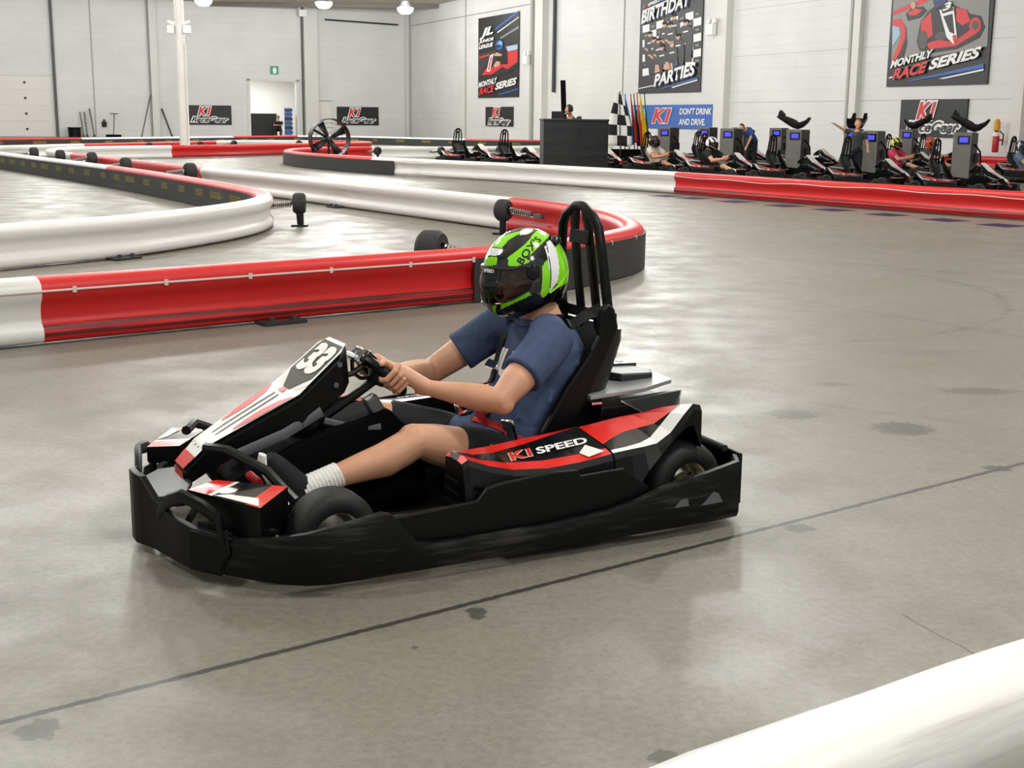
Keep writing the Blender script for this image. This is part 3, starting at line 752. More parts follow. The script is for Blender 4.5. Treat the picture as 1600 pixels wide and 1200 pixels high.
# ---------------------------------------------------------------- track barriers
PROF = [(0.075, 0.015), (0.098, 0.03), (0.105, 0.06), (0.102, 0.095), (0.085, 0.118), (0.07, 0.13), (0.066, 0.16), (0.066, 0.20), (0.074, 0.235), (0.092, 0.26), (0.105, 0.285), (0.11, 0.32), (0.102, 0.352), (0.082, 0.376), (0.05, 0.39), (0.0, 0.395)]
RING = PROF + [(-y, z) for y, z in reversed(PROF[:-1])]
def barrier(label, knots, belts=(), cables=(), feet=(), step=0.18):
    # knots: (x, y, colour of the run that starts here or None)
    pts = []; run = []; col = None
    P_ = [Vector((k[0], k[1], 0)) for k in knots]
    n = len(P_); path = []; kidx = []
    for i in range(n - 1):
        kidx.append(len(path))
        p0 = P_[max(i - 1, 0)]; p1 = P_[i]; p2 = P_[i + 1]; p3 = P_[min(i + 2, n - 1)]
        m1 = (p2 - p0) * 0.5; m2 = (p3 - p1) * 0.5; d = (p2 - p1).length
        # limit tangents so unequal spacing does not overshoot
        if m1.length > d: m1 *= d / m1.length
        if m2.length > d: m2 *= d / m2.length
        k = max(3, int(d / step))
        for j in range(k):
            t = j / k
            path.append(p1 * (2 * t**3 - 3 * t**2 + 1) + m1 * (t**3 - 2 * t**2 + t) + p2 * (-2 * t**3 + 3 * t**2) + m2 * (t**3 - t**2))
    kidx.append(len(path)); path.append(P_[-1])
    N = len(path); nor = []; arc = [0.0]
    for i in range(N):
        t = (path[min(i + 1, N - 1)] - path[max(i - 1, 0)]).normalized(); nor.append(Vector((-t.y, t.x, 0)))
        if i: arc.append(arc[-1] + (path[i] - path[i - 1]).length)
    root = empty('track_barrier', path[0]); O_ = path[0].copy()
    def at(i, off, z): return path[i] + nor[i] * off + Vector((0, 0, z)) - O_
    starts = [(kidx[i], k[2]) for i, k in enumerate(knots) if k[2]] + [(N - 1, None)]
    for (a, c), (b, _) in zip(starts, starts[1:]):
        mb = MB(); rings = [[at(i, y, z) for y, z in RING] for i in range(a, b + 1)]
        mb.loft(rings, True)
        o = mb.build('barrier_panel', 'barrier_' + c, root, smooth=50, fix=False)
        uvl = o.data.uv_layers.new(name='UVMap'); m_ = len(RING)
        for lp in o.data.loops:
            k_, r_ = divmod(lp.vertex_index, m_)
            uvl.data[lp.index].uv = (arc[a + k_], r_ / m_)
    def rng(f0, f1):
        g = lambda f: kidx[int(f)] + (0 if f == int(f) else int((f - int(f)) * (kidx[int(f) + 1] - kidx[int(f)])))
        return g(f0), g(f1)
    for f0, f1, side, marks in belts:
        a, b = rng(f0, f1)
        mb = MB(); mb.loft([[at(i, side * o_, z) for o_, z in ((0.114, 0.008), (0.124, 0.008), (0.124, 0.325), (0.114, 0.325))] for i in range(a, b + 1)], True)
        o = mb.build('rubber_belt', 'barrier_belt', root, smooth=40)
        uvl = o.data.uv_layers.new(name='UVMap')
        for lp in o.data.loops:
            k_, r_ = divmod(lp.vertex_index, 4); uvl.data[lp.index].uv = (arc[a + k_], r_ / 4)
        if marks:
            s = arc[a] + 0.4; i = a
            while i < b - 5:
                if arc[i] >= s:
                    wv = 3 if (i % 3) else 4
                    mm = MB()
                    for q in range(3):
                        z0 = 0.17 + 0.035 * q
                        mm.loft([[at(k, side * o_, z) for o_, z in ((0.125, z0), (0.127, z0), (0.127, z0 + 0.022), (0.125, z0 + 0.022))] for k in range(i, i + wv)], True)
                    mm.build('belt_lettering', 'belt_logo', root, smooth=0)
                    s = arc[i] + marks
                i += 1
    for f0, f1, side, zc, wav in cables:
        a, b = rng(f0, f1)
        mb = MB(); mb.tube([at(i, side * 0.116, zc + wav * math.sin(i * 0.7) * 0.5 + wav * 0.5 * math.sin(i * 0.23)) for i in range(a, b + 1)], 0.007, 6)
        o = mb.build('cable', 'cable_white', root)
        if wav == 0:
            for i in range(a, b, 3):
                cl = MB(); cl.box(at(i, side * 0.116, zc), (0.02, 0.02, 0.035)); cl.build('cable_clip', 'cable_white', root, smooth=0)
    for f, side in feet:
        a, _ = rng(f, f); t = Vector((nor[a].y, -nor[a].x, 0)); R_ = Matrix((t, nor[a], Vector((0, 0, 1)))).transposed()
        mb = MB(); mb.box(at(a, side * 0.15, 0.012), (0.30, 0.16, 0.02), rot=R_)
        for q in (-0.08, 0.08): mb.lathe([(0.001, 0.035), (0.02, 0.03), (0.022, 0.0)], at(a, side * 0.18, 0.02) + t * q, (0, 0, 1), 8)
        mb.build('foot_plate', 'steel_dark', root, smooth=30)
    tag(root, label, 'barrier', 'red and white plastic track barriers')
    return root
# A-B-F: the long serpentine
barrier('nearest red barrier bending round behind the green helmet, black rubber on its tip',
        [(-4.5, 5.95, 'white'), (-2.78, 7.40, 'red'), (-1.60, 8.35, None), (-0.36, 9.32, None), (0.28, 10.0, None), (0.80, 10.85, None), (1.06, 11.55, None), (1.08, 12.35, None),
         (0.95, 13.25, None), (0.62, 14.35, None), (0.0, 15.45, 'white'), (-2.22, 18.75, None), (-3.92, 21.3, None), (-5.62, 23.6, 'red'), (-8.6, 28.3, None), (-10.7, 31.6, 'white'),
         (-12.2, 34.2, None), (-12.75, 36.0, None), (-12.75, 37.6, None), (-12.3, 38.7, None), (-10.75, 40.6, 'red'), (-9.4, 42.3, None), (-8.0, 44.8, None), (-6.2, 48.2, None), (-5.6, 49.6, None), (-5.7, 50.6, None), (-6.4, 51.4, None), (-8.0, 51.6, 'white'), (-10.3, 51.0, None), (-11.3, 49.0, 'red'), (-12.6, 45.3, None), (-13.9, 41.8, 'white'), (-15.0, 38.6, None), (-17, 34.5, None)],
        belts=[(3.02, 9.0, -1, 0), (17.2, 18.4, 1, 1.0)], cables=[(0.9, 8.6, -1, 0.318, 0)], feet=[(2.0, -1), (11.2, 1)])
# C: left hairpin
barrier('left white hairpin barrier with black belt and red top on its far arm',
        [(-6.0, 8.6, 'white'), (-4.44, 10.95, None), (-3.66, 12.15, None), (-3.18, 13.5, None), (-2.98, 14.6, None), (-3.02, 15.6, 'red'), (-3.28, 16.6, None), (-3.75, 17.6, None), (-5.0, 19.9, None), (-7.45, 24.0, 'white'), (-12.4, 31.5, None), (-14.5, 34.6, 'red'), (-17, 38.4, None)],
        belts=[(5.3, 12, 1, 0.95)], feet=[(1.95, -1)])
# D: long barrier in front of the parked karts
barrier('long white then red barrier running in front of the parked karts',
        [(3.6, 48.6, 'white'), (1.8, 46.6, None), (-0.2, 44.6, None), (-2.3, 42.8, None), (-4.6, 41.6, 'red'), (-5.8, 40.2, None), (-6.5, 38.4, None), (-6.35, 36.4, None), (-5.6, 34.4, None), (-4.45, 32.4, None), (-3.3, 30.8, 'white'), (-2.7, 30.12, None), (0, 27.4, None), (3.0, 23.66, 'red'), (5.12, 20.5, None), (7.16, 17.92, None), (9.2, 15.4, None)],
        belts=[(6.4, 11, -1, 0)], cables=[(11, 15.9, -1, 0.31, 0.02)])
# E: far boundary
barrier('farthest barrier running below the back wall with a black belt',
        [(-22, 46, 'red'), (-17.5, 52.5, 'white'), (-15.8, 55.2, None), (-13.1, 60.4, 'red'), (-10.7, 64, 'white'), (-9.0, 65, None), (-6.8, 63.5, None), (-2.2, 59.4, 'red'), (1.05, 57.5, None), (3, 57, None)],
        belts=[(0, 3.0, -1, 1.6), (3, 8.5, -1, 1.6)])
# small red barrier beside the wall at the far right
barrier('short red barrier at the foot of the wall below the fire extinguisher',
        [(12.85, 38.9, 'red'), (13.6, 37.1, None), (14.4, 35.2, None)])
# corner of the barrier next to the photographer
barrier('white barrier crossing the bottom right corner close by',
        [(-0.7, 0.75, 'white'), (0.15, 1.60, None), (0.66, 1.955, None), (0.92, 2.13, None), (1.9, 2.72, None)])

# sprung tyre supports that stand behind the barriers
def make_support():
    r = empty('tyre_support')
    mb = MB(); mb.lathe([(0.05, -0.075), (0.105, -0.075), (0.125, -0.05), (0.128, 0), (0.125, 0.05), (0.105, 0.075), (0.05, 0.075)], (0, 0, 0.28), (1, 0, 0), 28)
    t = mb.build('tyre', 'tyre_tread', r)
    mb = MB(); mb.lathe([(0.001, -0.06), (0.045, -0.06), (0.05, -0.07), (0.05, 0.07), (0.045, 0.06), (0.001, 0.06)], (0, 0, 0.28), (1, 0, 0), 16); mb.build('rim', 'black_metal', t)
    mb = MB(); mb.tube([(0.07, 0, 0.28), (0.52, 0, 0.22)], 0.017, 8); mb.build('strut', 'steel_dark', r)
    pts = []
    for k in range(11 * 10 + 1):
        a = 2 * math.pi * k / 10; u_ = k / 110
        c = Vector((0.09, 0, 0.277)).lerp(Vector((0.38, 0, 0.239)), u_)
        pts.append(c + Vector((0, math.cos(a) * 0.042, math.sin(a) * 0.042)))
    mb = MB(); mb.tube(pts, 0.007, 5); mb.build('coil_spring', 'chrome', r)
    mb = MB(); mb.box((0.45, 0, 0.23), (0.09, 0.06, 0.05)); mb.build('clamp', 'grey_plastic', r, bevel=0.005)
    mb = MB(); mb.tube([(0, 0, 0.25), (-0.01, 0, 0.02)], [(0.05, 0.03), (0.04, 0.03)], 8); mb.box((0, 0, 0.012), (0.2, 0.16, 0.02)); mb.build('stand', 'black_metal', r, smooth=30)
    return r
sup = make_support()
SUPS = [((-2.62, 15.75), 185, 'tyre support with a coil spring at the tip of the left white hairpin barrier'),
        ((-0.12, 14.9), -28, 'tyre support with a long coil spring inside the red bend behind the helmet'),
        ((-0.62, 9.72), -20, 'tyre support peeking over the nearest red barrier left of the helmet'),
        ((-5.8, 23.2), 215, 'tyre support at the end of the red run behind the black belt barrier'),
        ((-7.7, 25.7), 215, 'wide tyre support above the red top of the black belt barrier'),
        ((-9.5, 29.2), 215, 'third tyre support from the left behind the white topped belt barrier'),
        ((-10.8, 30.9), 215, 'second tyre support from the left behind the white topped belt barrier'),
        ((-12.2, 33.0), 215, 'first tyre support from the left behind the white topped belt barrier'),
        ((-4.3, 40.9), 140, 'tyre support standing just right of the drum fan'),
        ((-2.35, 41.8), 140, 'middle tyre support on the white barrier right of the drum fan'),
        ((-0.5, 43.6), 140, 'rightmost tyre support, left of the parked karts and counter'),
        ((-12.4, 44.2), 150, 'tyre support on the back barrier left of the slim column'),
        ((-11.3, 46.8), 150, 'tyre support behind the slim white column'),
        ((-10.6, 49.2), 150, 'tyre support just right of the slim white column'),
        ((-8.4, 50.8), 100, 'tyre support on the white back barrier under the doorway')]
for i, (p, a, lb) in enumerate(SUPS):
    o = sup if i == 0 else copy_tree(sup)
    o.location = (p[0], p[1], 0); o.scale = (1.2,) * 3 if i in (2, 3, 4, 5, 6, 7) else (1, 1, 1); o.rotation_euler = (0, 0, math.radians(a)); tag(o, lb, 'barrier support', 'sprung tyre supports behind the barriers')
# ---------------------------------------------------------------- racing kart (X forward, Y driver's left, Z up)
def interp(tab, s):
    for a, b in zip(tab, tab[1:]):
        if a[0] <= s <= b[0]:
            t = (s - a[0]) / (b[0] - a[0]) if b[0] > a[0] else 0
            return [a[i] + (b[i] - a[i]) * t for i in range(1, len(a))]
    return list(tab[-1][1:])
def make_kart():
    k = empty('racing_kart')
    xyz = lambda x, y, t: (x, y, t)
    # --- floor tray and frame rails
    mb = MB(); mb.prism([(0.66, -0.2), (0.66, 0.2), (0.35, 0.3), (-0.3, 0.36), (-0.86, 0.33), (-0.86, -0.33), (-0.3, -0.36), (0.35, -0.3)], xyz, 0.045, 0.06)
    mb.build('floor_tray', 'black_metal', k, bevel=0.003)
    for s in (-1, 1):
        mb = MB(); mb.tube([(0.74, 0.14 * s, 0.09), (0.55, 0.2 * s, 0.075), (0.2, 0.27 * s, 0.075), (-0.4, 0.3 * s, 0.075), (-0.85, 0.28 * s, 0.1)], 0.016, 8); mb.build('frame_rail', 'black_metal', k)
    # floor edge rail seen under the driver's calf
        mb = MB(); mb.tube([(0.50, 0.11 * s, 0.16), (0.02, 0.11 * s, 0.20)], (0.006), 6); mb.build('tray_edge', 'silver', k)
    # --- surrounding skirt: near and far side, rear
    side = [(-0.985, 0.56, 0.22), (-0.93, 0.645, 0.222), (-0.78, 0.66, 0.20), (-0.62, 0.66, 0.176), (-0.52, 0.66, 0.145), (-0.41, 0.66, 0.125), (-0.2, 0.66, 0.112), (0.0, 0.66, 0.108), (0.18, 0.66, 0.110), (0.235, 0.66, 0.122), (0.285, 0.66, 0.185), (0.315, 0.66, 0.215), (0.34, 0.66, 0.223), (0.42, 0.66, 0.21), (0.50, 0.655, 0.198), (0.56, 0.638, 0.185), (0.62, 0.595, 0.17), (0.68, 0.53, 0.155), (0.745, 0.445, 0.14)]
    for s in (-1, 1):
        mb = MB(); rings = []
        for i, (x, y, zt) in enumerate(side):
            a = Vector(side[max(i - 1, 0)][:2]); b = Vector(side[min(i + 1, len(side) - 1)][:2]); t = (b - a).normalized(); n = Vector((-t.y, t.x)) * -1
            if n.y < 0: n = -n
            pr = [(0.0, 0.038), (0.006, 0.034), (0.012, 0.05), (0.012, zt - 0.012), (0.006, zt), (-0.008, zt + 0.002), (-0.012, zt - 0.006), (-0.010, 0.05)]
            rings.append([(x + n.x * (o - 0.012), s * (y + n.y * (o - 0.012)), z) for o, z in pr])
        mb.loft(rings, True)
        o = mb.build('side_skirt', 'skirt_black', k, smooth=40)
        uvl = o.data.uv_layers.new(name='UVMap')
        for lp in o.data.loops:
            co = o.data.vertices[lp.vertex_index].co; uvl.data[lp.index].uv = (co.x * 4, co.z * 2.5 + s)
        # cut-out windows near the rear of the skirt, drawn as flat grey plates
        mb = MB(); mb.prism([(-0.66, 0.105), (-0.685, 0.128), (-0.71, 0.128), (-0.715, 0.105)], lambda x, z, t: (x, t, z), s * 0.650, s * 0.663); mb.build('skirt_slot', 'grey_plastic', k, smooth=0)
        mb = MB(); mb.prism([(-0.765, 0.098), (-0.815, 0.137), (-0.832, 0.130), (-0.85, 0.10)], lambda x, z, t: (x, t, z), s * 0.650, s * 0.663); mb.build('skirt_slot', 'grey_plastic', k, smooth=0)
    mb = MB(); mb.loft([[(x0 + o, y, z) for o, z in ((0, 0.05), (-0.02, 0.045), (-0.02, 0.22), (0, 0.225))] for x0, y in ((-0.985, 0.56), (-1.0, 0.4), (-1.0, -0.4), (-0.985, -0.56))], True)
    mb.build('rear_bumper', 'black_plastic', k, bevel=0.004)
    mb = MB(); mb.tube([(-0.975, 0.5, 0.228), (-0.985, 0.3, 0.23), (-0.985, -0.3, 0.23), (-0.975, -0.5, 0.228)], 0.012, 8); mb.build('bumper_rail', 'dark_grey', k)
    # --- front bumper: bowed plate with two raised hoop handles
    plan = [(0.745, 0.445), (0.775, 0.40), (0.805, 0.356), (0.835, 0.24), (0.862, 0.12), (0.885, 0.06), (0.898, 0.03)]
    top = [0.15, 0.155, 0.158, 0.16, 0.19, 0.245, 0.25]
    full = [(x, y, z) for (x, y), z in zip(plan, top)] + [(x, -y, z) for (x, y), z in reversed(list(zip(plan, top)))]
    mb = MB(); rings = []
    for (x, y, z) in full: rings.append([(x, y, 0.035), (x + 0.004, y, 0.03), (x + 0.004, y, z), (x - 0.016, y, z + 0.003), (x - 0.016, y, 0.04)])
    mb.loft(rings, True); mb.build('front_bumper', 'black_plastic', k, smooth=30, bevel=0.003)
    for s in (-1, 1):
        mb = MB(); mb.tube([(0.852, 0.15 * s, 0.15), (0.84, 0.20 * s, 0.20), (0.818, 0.30 * s, 0.240), (0.775, 0.385 * s, 0.225), (0.748, 0.432 * s, 0.20), (0.745, 0.445 * s, 0.13)], [(0.012, 0.022)] * 6, 8, up=(1, 0, 0)); mb.build('bumper_hoop', 'black_plastic', k)
        mb = MB(); mb.tube([(0.80, 0.2 * s, 0.10), (0.76, 0.24 * s, 0.19), (0.70, 0.28 * s, 0.20)], 0.012, 6); mb.build('bumper_strut', 'dark_grey', k)
        # diamond centre panel that overlaps the skirt
        mb = MB(); mb.prism([(0, 0.035), (1, 0.045), (1.32, 0.10), (1.25, 0.175), (1.0, 0.15), (0, 0.155)], lambda u, z, t: (0.808 + t - 0.062 * u, (0.356 + 0.088 * u) * s, z), 0.0, 0.012); mb.build('corner_plate', 'black_plastic', k, smooth=0, bevel=0.003)
    mb = MB(); mb.poly([(0.865, 0.1, 0.19), (0.865, -0.1, 0.19), (0.79, -0.13, 0.215), (0.745, -0.10, 0.225), (0.745, 0.10, 0.225), (0.79, 0.2, 0.205)]); mb.poly([(0.865, 0.1, 0.18), (0.865, -0.1, 0.18), (0.79, -0.13, 0.2), (0.745, -0.1, 0.2), (0.745, 0.1, 0.2), (0.79, 0.2, 0.19)])
    mb = MB(); mb.prism([(0.868, 0.1), (0.868, -0.1), (0.79, -0.14), (0.74, -0.10), (0.74, 0.10), (0.79, 0.2)], lambda x, y, t: (x, y, t + (0.868 - x) * 0.25), 0.178, 0.19); mb.build('nose_tray', 'dark_grey', k, smooth=0, bevel=0.003)
    # --- front side foils
    foil = [(0.795, 0.275), (0.70, 0.225), (0.54, 0.42), (0.655, 0.525)]
    ft = [0.25, 0.255, 0.265, 0.245]
    for s in (-1, 1):
        mb = MB()
        A_, B_, Cc, D_ = [Vector((x, y * s, z)) for (x, y), z in zip(foil, ft)]
        def q(u, v): return (A_ * (1 - u) + D_ * u) * (1 - v) + (B_ * (1 - u) + Cc * u) * v
        us = [0, 0.28, 0.34, 0.80, 1.0]
        for i in range(4): mb.poly([q(us[i], 0), q(us[i + 1], 0), q(us[i + 1], 1), q(us[i], 1)], [1, 2, 0, 1][i])
        mb.poly([q(0.30, 0.02), q(0.34, 0.0), q(0.9, 0.0), q(1.0, 0.35)], 2) if False else None
        lo = [Vector((p.x, p.y, p.z - d_)) for p, d_ in ((A_, 0.05), (B_, 0.07), (Cc, 0.13), (D_, 0.13))]
        tp = [A_, B_, Cc, D_]
        for i in range(4): mb.poly([tp[i], tp[(i + 1) % 4], lo[(i + 1) % 4], lo[i]], 3)
        mb.poly(lo, 3)
        o = mb.build('front_foil', ['kart_black', 'kart_red', 'kart_white', 'black_plastic'], k, smooth=0)
        mb = MB(); mb.poly([q(0.36, 0.03) + Vector((0, 0, 0.002)), q(0.97, 0.03) + Vector((0, 0, 0.002)), q(0.86, 0.32) + Vector((0, 0, 0.002)), q(0.5, 0.22) + Vector((0, 0, 0.002))]); mb.build('foil_decal', 'kart_white', o, smooth=0)
        # headlamp style grille block and tube over the foil
        mb = MB(); mb.tube([(0.70, 0.12 * s, 0.33), (0.655, 0.2 * s, 0.335), (0.56, 0.29 * s, 0.28), (0.50, 0.36 * s, 0.20)], 0.016, 8); mb.build('foil_brace', 'black_metal', k)
        mb = MB(); mb.lathe([(0.001, 0), (0.012, 0), (0.012, 0.02), (0.001, 0.022)], (0.60, 0.47 * s, 0.15), (0, s, 0), 10); mb.build('bolt', 'chrome', k)
        mb = MB(); mb.tube([(0.52, 0.3 * s, 0.1), (0.46, 0.42 * s, 0.12)], 0.014, 8); mb.tube([(0.6, 0.14 * s, 0.14), (0.47, 0.40 * s, 0.14)], 0.008, 6); mb.build('tie_rod', 'chrome', k)
        # pedal
        mb = MB(); mb.tube([(0.56, 0.16 * s, 0.1), (0.57, 0.2 * s, 0.24)], 0.01, 8); mb.build('pedal_arm', 'red_rubber', k)
        mb = MB(); mb.tube([(0.575, 0.15 * s, 0.235), (0.575, 0.25 * s, 0.235)], 0.014, 10); mb.build('pedal', 'red_rubber', k)
    # --- nose fairing: long wedge carrying the number plate
    st = [(0.225, 0.075, 0.604, 0.48), (0.255, 0.112, 0.582, 0.455), (0.40, 0.126, 0.463, 0.36), (0.55, 0.098, 0.385, 0.31), (0.69, 0.066, 0.310, 0.235), (0.755, 0.055, 0.245, 0.195)]
    mb = MB(); rings = []
    for (x, wd, zt, zb) in st:
        e = 0.012
        rings.append([(x, -wd, zt - e), (x, -wd + e, zt), (x, 0, zt + 0.004), (x, wd - e, zt), (x, wd, zt - e), (x - 0.01, wd * 0.95, zb), (x - 0.01, -wd * 0.95, zb)])
    mb.loft(rings, True); fair = mb.build('nose_fairing', 'black_plastic', k, smooth=30, bevel=0.003)
    def onf(x, v, lift=0.005):   # point on the fairing's top: v in -1..1 across
        tab = [(s_[0], s_[1], s_[2]) for s_ in st]
        wd, zt = interp(tab, x)
        return Vector((x, v * wd, zt + lift))
    def strip(name, pts, m, lift=0.006):
        mb = MB(); P2 = [onf(x, v, lift) for x, v in pts]; mb.poly(P2); return mb.build(name, m, fair, smooth=0, fix=False)
    def band(name, xs, v0, v1, m, lift):
        # ribbon following the fairing between v0(x) and v1(x)
        mb = MB(); rows = [(onf(x, a, lift), onf(x, b, lift)) for x, a, b in zip(xs, v0, v1)]
        for (a, b), (c, d) in zip(rows, rows[1:]): mb.poly([a, b, d, c])
        return mb.build(name, m, fair, smooth=0)
    XS = [0.372, 0.40, 0.45, 0.50, 0.55, 0.62, 0.69, 0.735]
    band('nose_decal', XS, [-0.97] * 8, [0.97] * 8, 'kart_white', 0.005)
    for s in (-1, 1):
        band('nose_decal_red', [0.415, 0.45, 0.50, 0.55, 0.60], [0.90 * s, 0.62 * s, 0.50 * s, 0.52 * s, 0.72 * s], [0.92 * s, 0.93 * s, 0.93 * s, 0.92 * s, 0.80 * s], 'kart_red', 0.007)
        band('nose_decal_line', [0.435, 0.5, 0.6, 0.70], [0.10 * s, 0.13 * s, 0.16 * s, 0.2 * s], [0.20 * s, 0.24 * s, 0.28 * s, 0.34 * s], 'kart_black', 0.007)
    band('nose_tip', [0.72, 0.755], [-0.97, -0.97], [0.97, 0.97], 'kart_red', 0.008)
    mb = MB(); mb.poly([(0.757, -0.052, 0.243), (0.757, 0.052, 0.243), (0.757, 0.05, 0.2), (0.757, -0.05, 0.2)]); mb.build('nose_tip', 'kart_red', fair, smooth=0)
    band('number_border', [0.227, 0.255, 0.37, 0.395], [-0.97, -0.97, -0.97, -0.6], [0.97, 0.97, 0.97, 0.6], 'kart_white', 0.006)
    band('number_plate', [0.240, 0.262, 0.352, 0.405], [-0.90, -0.84, -0.84, -0.2], [0.90, 0.84, 0.84, 0.2], 'kart_black', 0.008)
    strip('nose_badge', [(0.408, -0.15), (0.425, -0.2), (0.425, 0.2), (0.408, 0.15)], 'kart_red', 0.009)
    # numerals on the plate
    pc = onf(0.305, 0, 0.010); up = (onf(0.262, 0, 0.01) - onf(0.35, 0, 0.01)).normalized()
    text('race_number', '33', 0.155, 'kart_white', frame(pc, (0, 1, 0), up), fair, bold=0.055, shear=0.1, sx=1.15, spacing=0.92)
    for s in (-1, 1):
        for (x, z) in ((0.262, 0.55), (0.275, 0.485)):
            mb = MB(); mb.lathe([(0.001, 0.004), (0.008, 0.004), (0.009, 0)], (x, s * 0.113, z), (0, s, 0), 10); mb.build('fairing_bolt', 'grey_plastic', fair)
        mb = MB(); mb.tube([(0.325, 0.115 * s, 0.405), (0.45, 0.118 * s, 0.345), (0.60, 0.115 * s, 0.295)], [(0.017, 0.004)] * 3, 8, up=(0, 0, 1)); mb.build('fairing_stay', 'grey_plastic', k)
    # --- centre console under the wheel, steering column, wheel
    mb = MB(); mb.prism([(0.60, 0.07), (0.62, 0.20), (0.42, 0.30), (0.30, 0.335), (0.14, 0.375), (0.085, 0.385), (0.03, 0.33), (-0.03, 0.24), (-0.06, 0.07)], lambda x, z, t: (x, t, z), -0.10, 0.10); mb.build('centre_console', 'black_matte', k, smooth=0, bevel=0.012)
    mb = MB(); mb.tube([(0.10, 0, 0.465), (0.19, 0, 0.41), (0.27, 0, 0.38), (0.42, 0, 0.25)], [0.016, 0.016, 0.03, 0.03], 10); mb.tube([(0.25, 0.02, 0.49), (0.19, 0.03, 0.50), (0.14, 0.03, 0.53)], 0.010, 8); mb.build('steering_column', 'black_metal', k)
    mb = MB(); mb.box((0.13, 0.06, 0.40), (0.045, 0.05, 0.055), rot=Matrix.Rotation(0.5, 3, 'Y')); mb.build('switch_box', 'grey_plastic', k, bevel=0.006)
    mb = MB(); mb.tube([(0.3, 0.06, 0.36), (0.2, 0.08, 0.33), (0.12, 0.1, 0.33)], 0.012, 6); mb.build('brake_line', 'grey_plastic', k)
    wc = Vector((0.078, 0, 0.482)); wn = Vector((-0.70, 0, 0.714)); wu = Vector((0.714, 0, 0.70)); wl = Vector((0, 1, 0))
    wr = empty('steering_wheel'); wr.parent = k
    pts = []
    for i in range(32):
        a = 2 * math.pi * i / 32; r_ = 0.108
        c_, s_ = math.cos(a), math.sin(a)
        pts.append(wc + wl * (r_ * c_) + wu * (0.098 * s_ if s_ > -0.6 else -0.062))
    mb = MB(); mb.tube(pts, 0.0175, 10, close=True, up=wn); mb.build('wheel_rim', 'black_plastic', wr)
    mb = MB()
    for a in (0.15, math.pi - 0.15, math.pi / 2): mb.tube([wc, wc + wl * (0.105 * math.cos(a)) + wu * (0.095 * math.sin(a))], [(0.008, 0.02)] * 2, 8, up=wn)
    mb.lathe([(0.001, 0.02), (0.045, 0.016), (0.05, 0), (0.03, -0.03), (0.001, -0.04)], wc, wn, 16); mb.build('wheel_hub', 'dark_grey', wr)
    Rw = Matrix((wl, wu, wn)).transposed()
    mb = MB(); mb.box(wc + wu * 0.088 + wn * 0.004, (0.11, 0.05, 0.045), rot=Rw); mb.build('wheel_display', 'black_gloss', wr, bevel=0.008)
    mb = MB(); mb.box(wc + wu * 0.115 - wn * 0.02, (0.09, 0.03, 0.022), rot=Rw); mb.build('display_back', 'silver', wr, bevel=0.006)
    mb = MB(); mb.tube([wc + wu * 0.12 - wn * 0.03 + wl * 0.02, wc + wu * 0.09 - wn * 0.06 + wl * 0.02, wc + wu * 0.05 - wn * 0.055 + wl * 0.01, wc + wu * 0.02 - wn * 0.03], 0.007, 6); mb.build('display_cable', 'black_metal', wr)
    # --- side pods
    #   X, inner(y,z), r1, r2, outer(y,z), wall bottom(y,z)
    PS = [(0.035, .42, .300, .455, .505, .535, .300, .575, .14),
          (0.015, .405, .308, .41, .485, .535, .312, .59, .13),
          (-0.05, .375, .297, .44, .495, .545, .288, .60, .11),
          (-0.13, .36, .295, .42, .505, .552, .268, .60, .10),
          (-0.25, .352, .303, .395, .515, .560, .260, .60, .10),
          (-0.36, .348, .311, .372, .52, .562, .266, .60, .10),
          (-0.48, .345, .318, .346, .525, .562, .280, .60, .10)]
    RS = [(-0.485, .345, .320, .50, .548, .562, .282, .60, .13),
          (-0.55, .34, .325, .465, .547, .562, .287, .60, .15),
          (-0.60, .335, .330, .445, .540, .562, .290, .60, .22),
          (-0.65, .333, .335, .445, .525, .565, .297, .595, .265),
          (-0.70, .333, .338, .47, .503, .568, .328, .585, .305),
          (-0.75, .335, .342, .485, .492, .568, .383, .580, .34),
          (-0.785, .34, .350, .49, .50, .566, .415, .575, .345),
          (-0.822, .35, .358, .49, .50, .555, .405, .57, .265)]
    for s in (-1, 1):
        mb = MB()
        def rows(T_):
            out = []
            for (x, yi, zi, y1, y2, yo, zo, yb, zb) in T_:
                f = lambda y: zi + (zo - zi) * (y - yi) / (yo - yi) + 0.004
                out.append([(x, s * (yi - 0.01), zb), (x, s * yi, zi), (x, s * y1, f(y1)), (x, s * y2, f(y2)), (x, s * yo, zo), (x, s * (yo + 0.012), zo - 0.018), (x, s * yb, zb)])
            return out
        R1 = rows(PS); R2 = rows(RS)
        for Rr, ms_ in ((R1, (0, 1, 2, 1, 0, 0)), (R2, (0, 1, 2, 3, 0, 0))):
            for a, b in zip(Rr, Rr[1:]):
                for i in range(6): mb.poly([a[i], a[i + 1], b[i + 1], b[i]], ms_[i])
            mb.poly(Rr[0], 0); mb.poly(Rr[-1], 0)
        # front face with louvre
        pod = mb.build('side_pod', ['black_plastic', 'kart_red', 'kart_black', 'kart_white'], k, smooth=30)
        for j in range(3):
            mb = MB(); mb.tube([(0.048 + 0.002 * j, s * 0.45, 0.245 - 0.035 * j), (0.05 + 0.002 * j, s * 0.545, 0.245 - 0.035 * j)], [(0.006, 0.006)] * 2, 6); mb.build('louvre_slot', 'black_matte', pod)
            mb = MB(); mb.tube([(0.005 - 0.012 * j, s * (0.575 + 0.006 * j), 0.235 - 0.03 * j), (-0.05 - 0.005 * j, s * (0.592 + 0.004 * j), 0.228 - 0.03 * j)], [(0.006, 0.006)] * 2, 6); mb.build('louvre_slot', 'black_matte', pod)
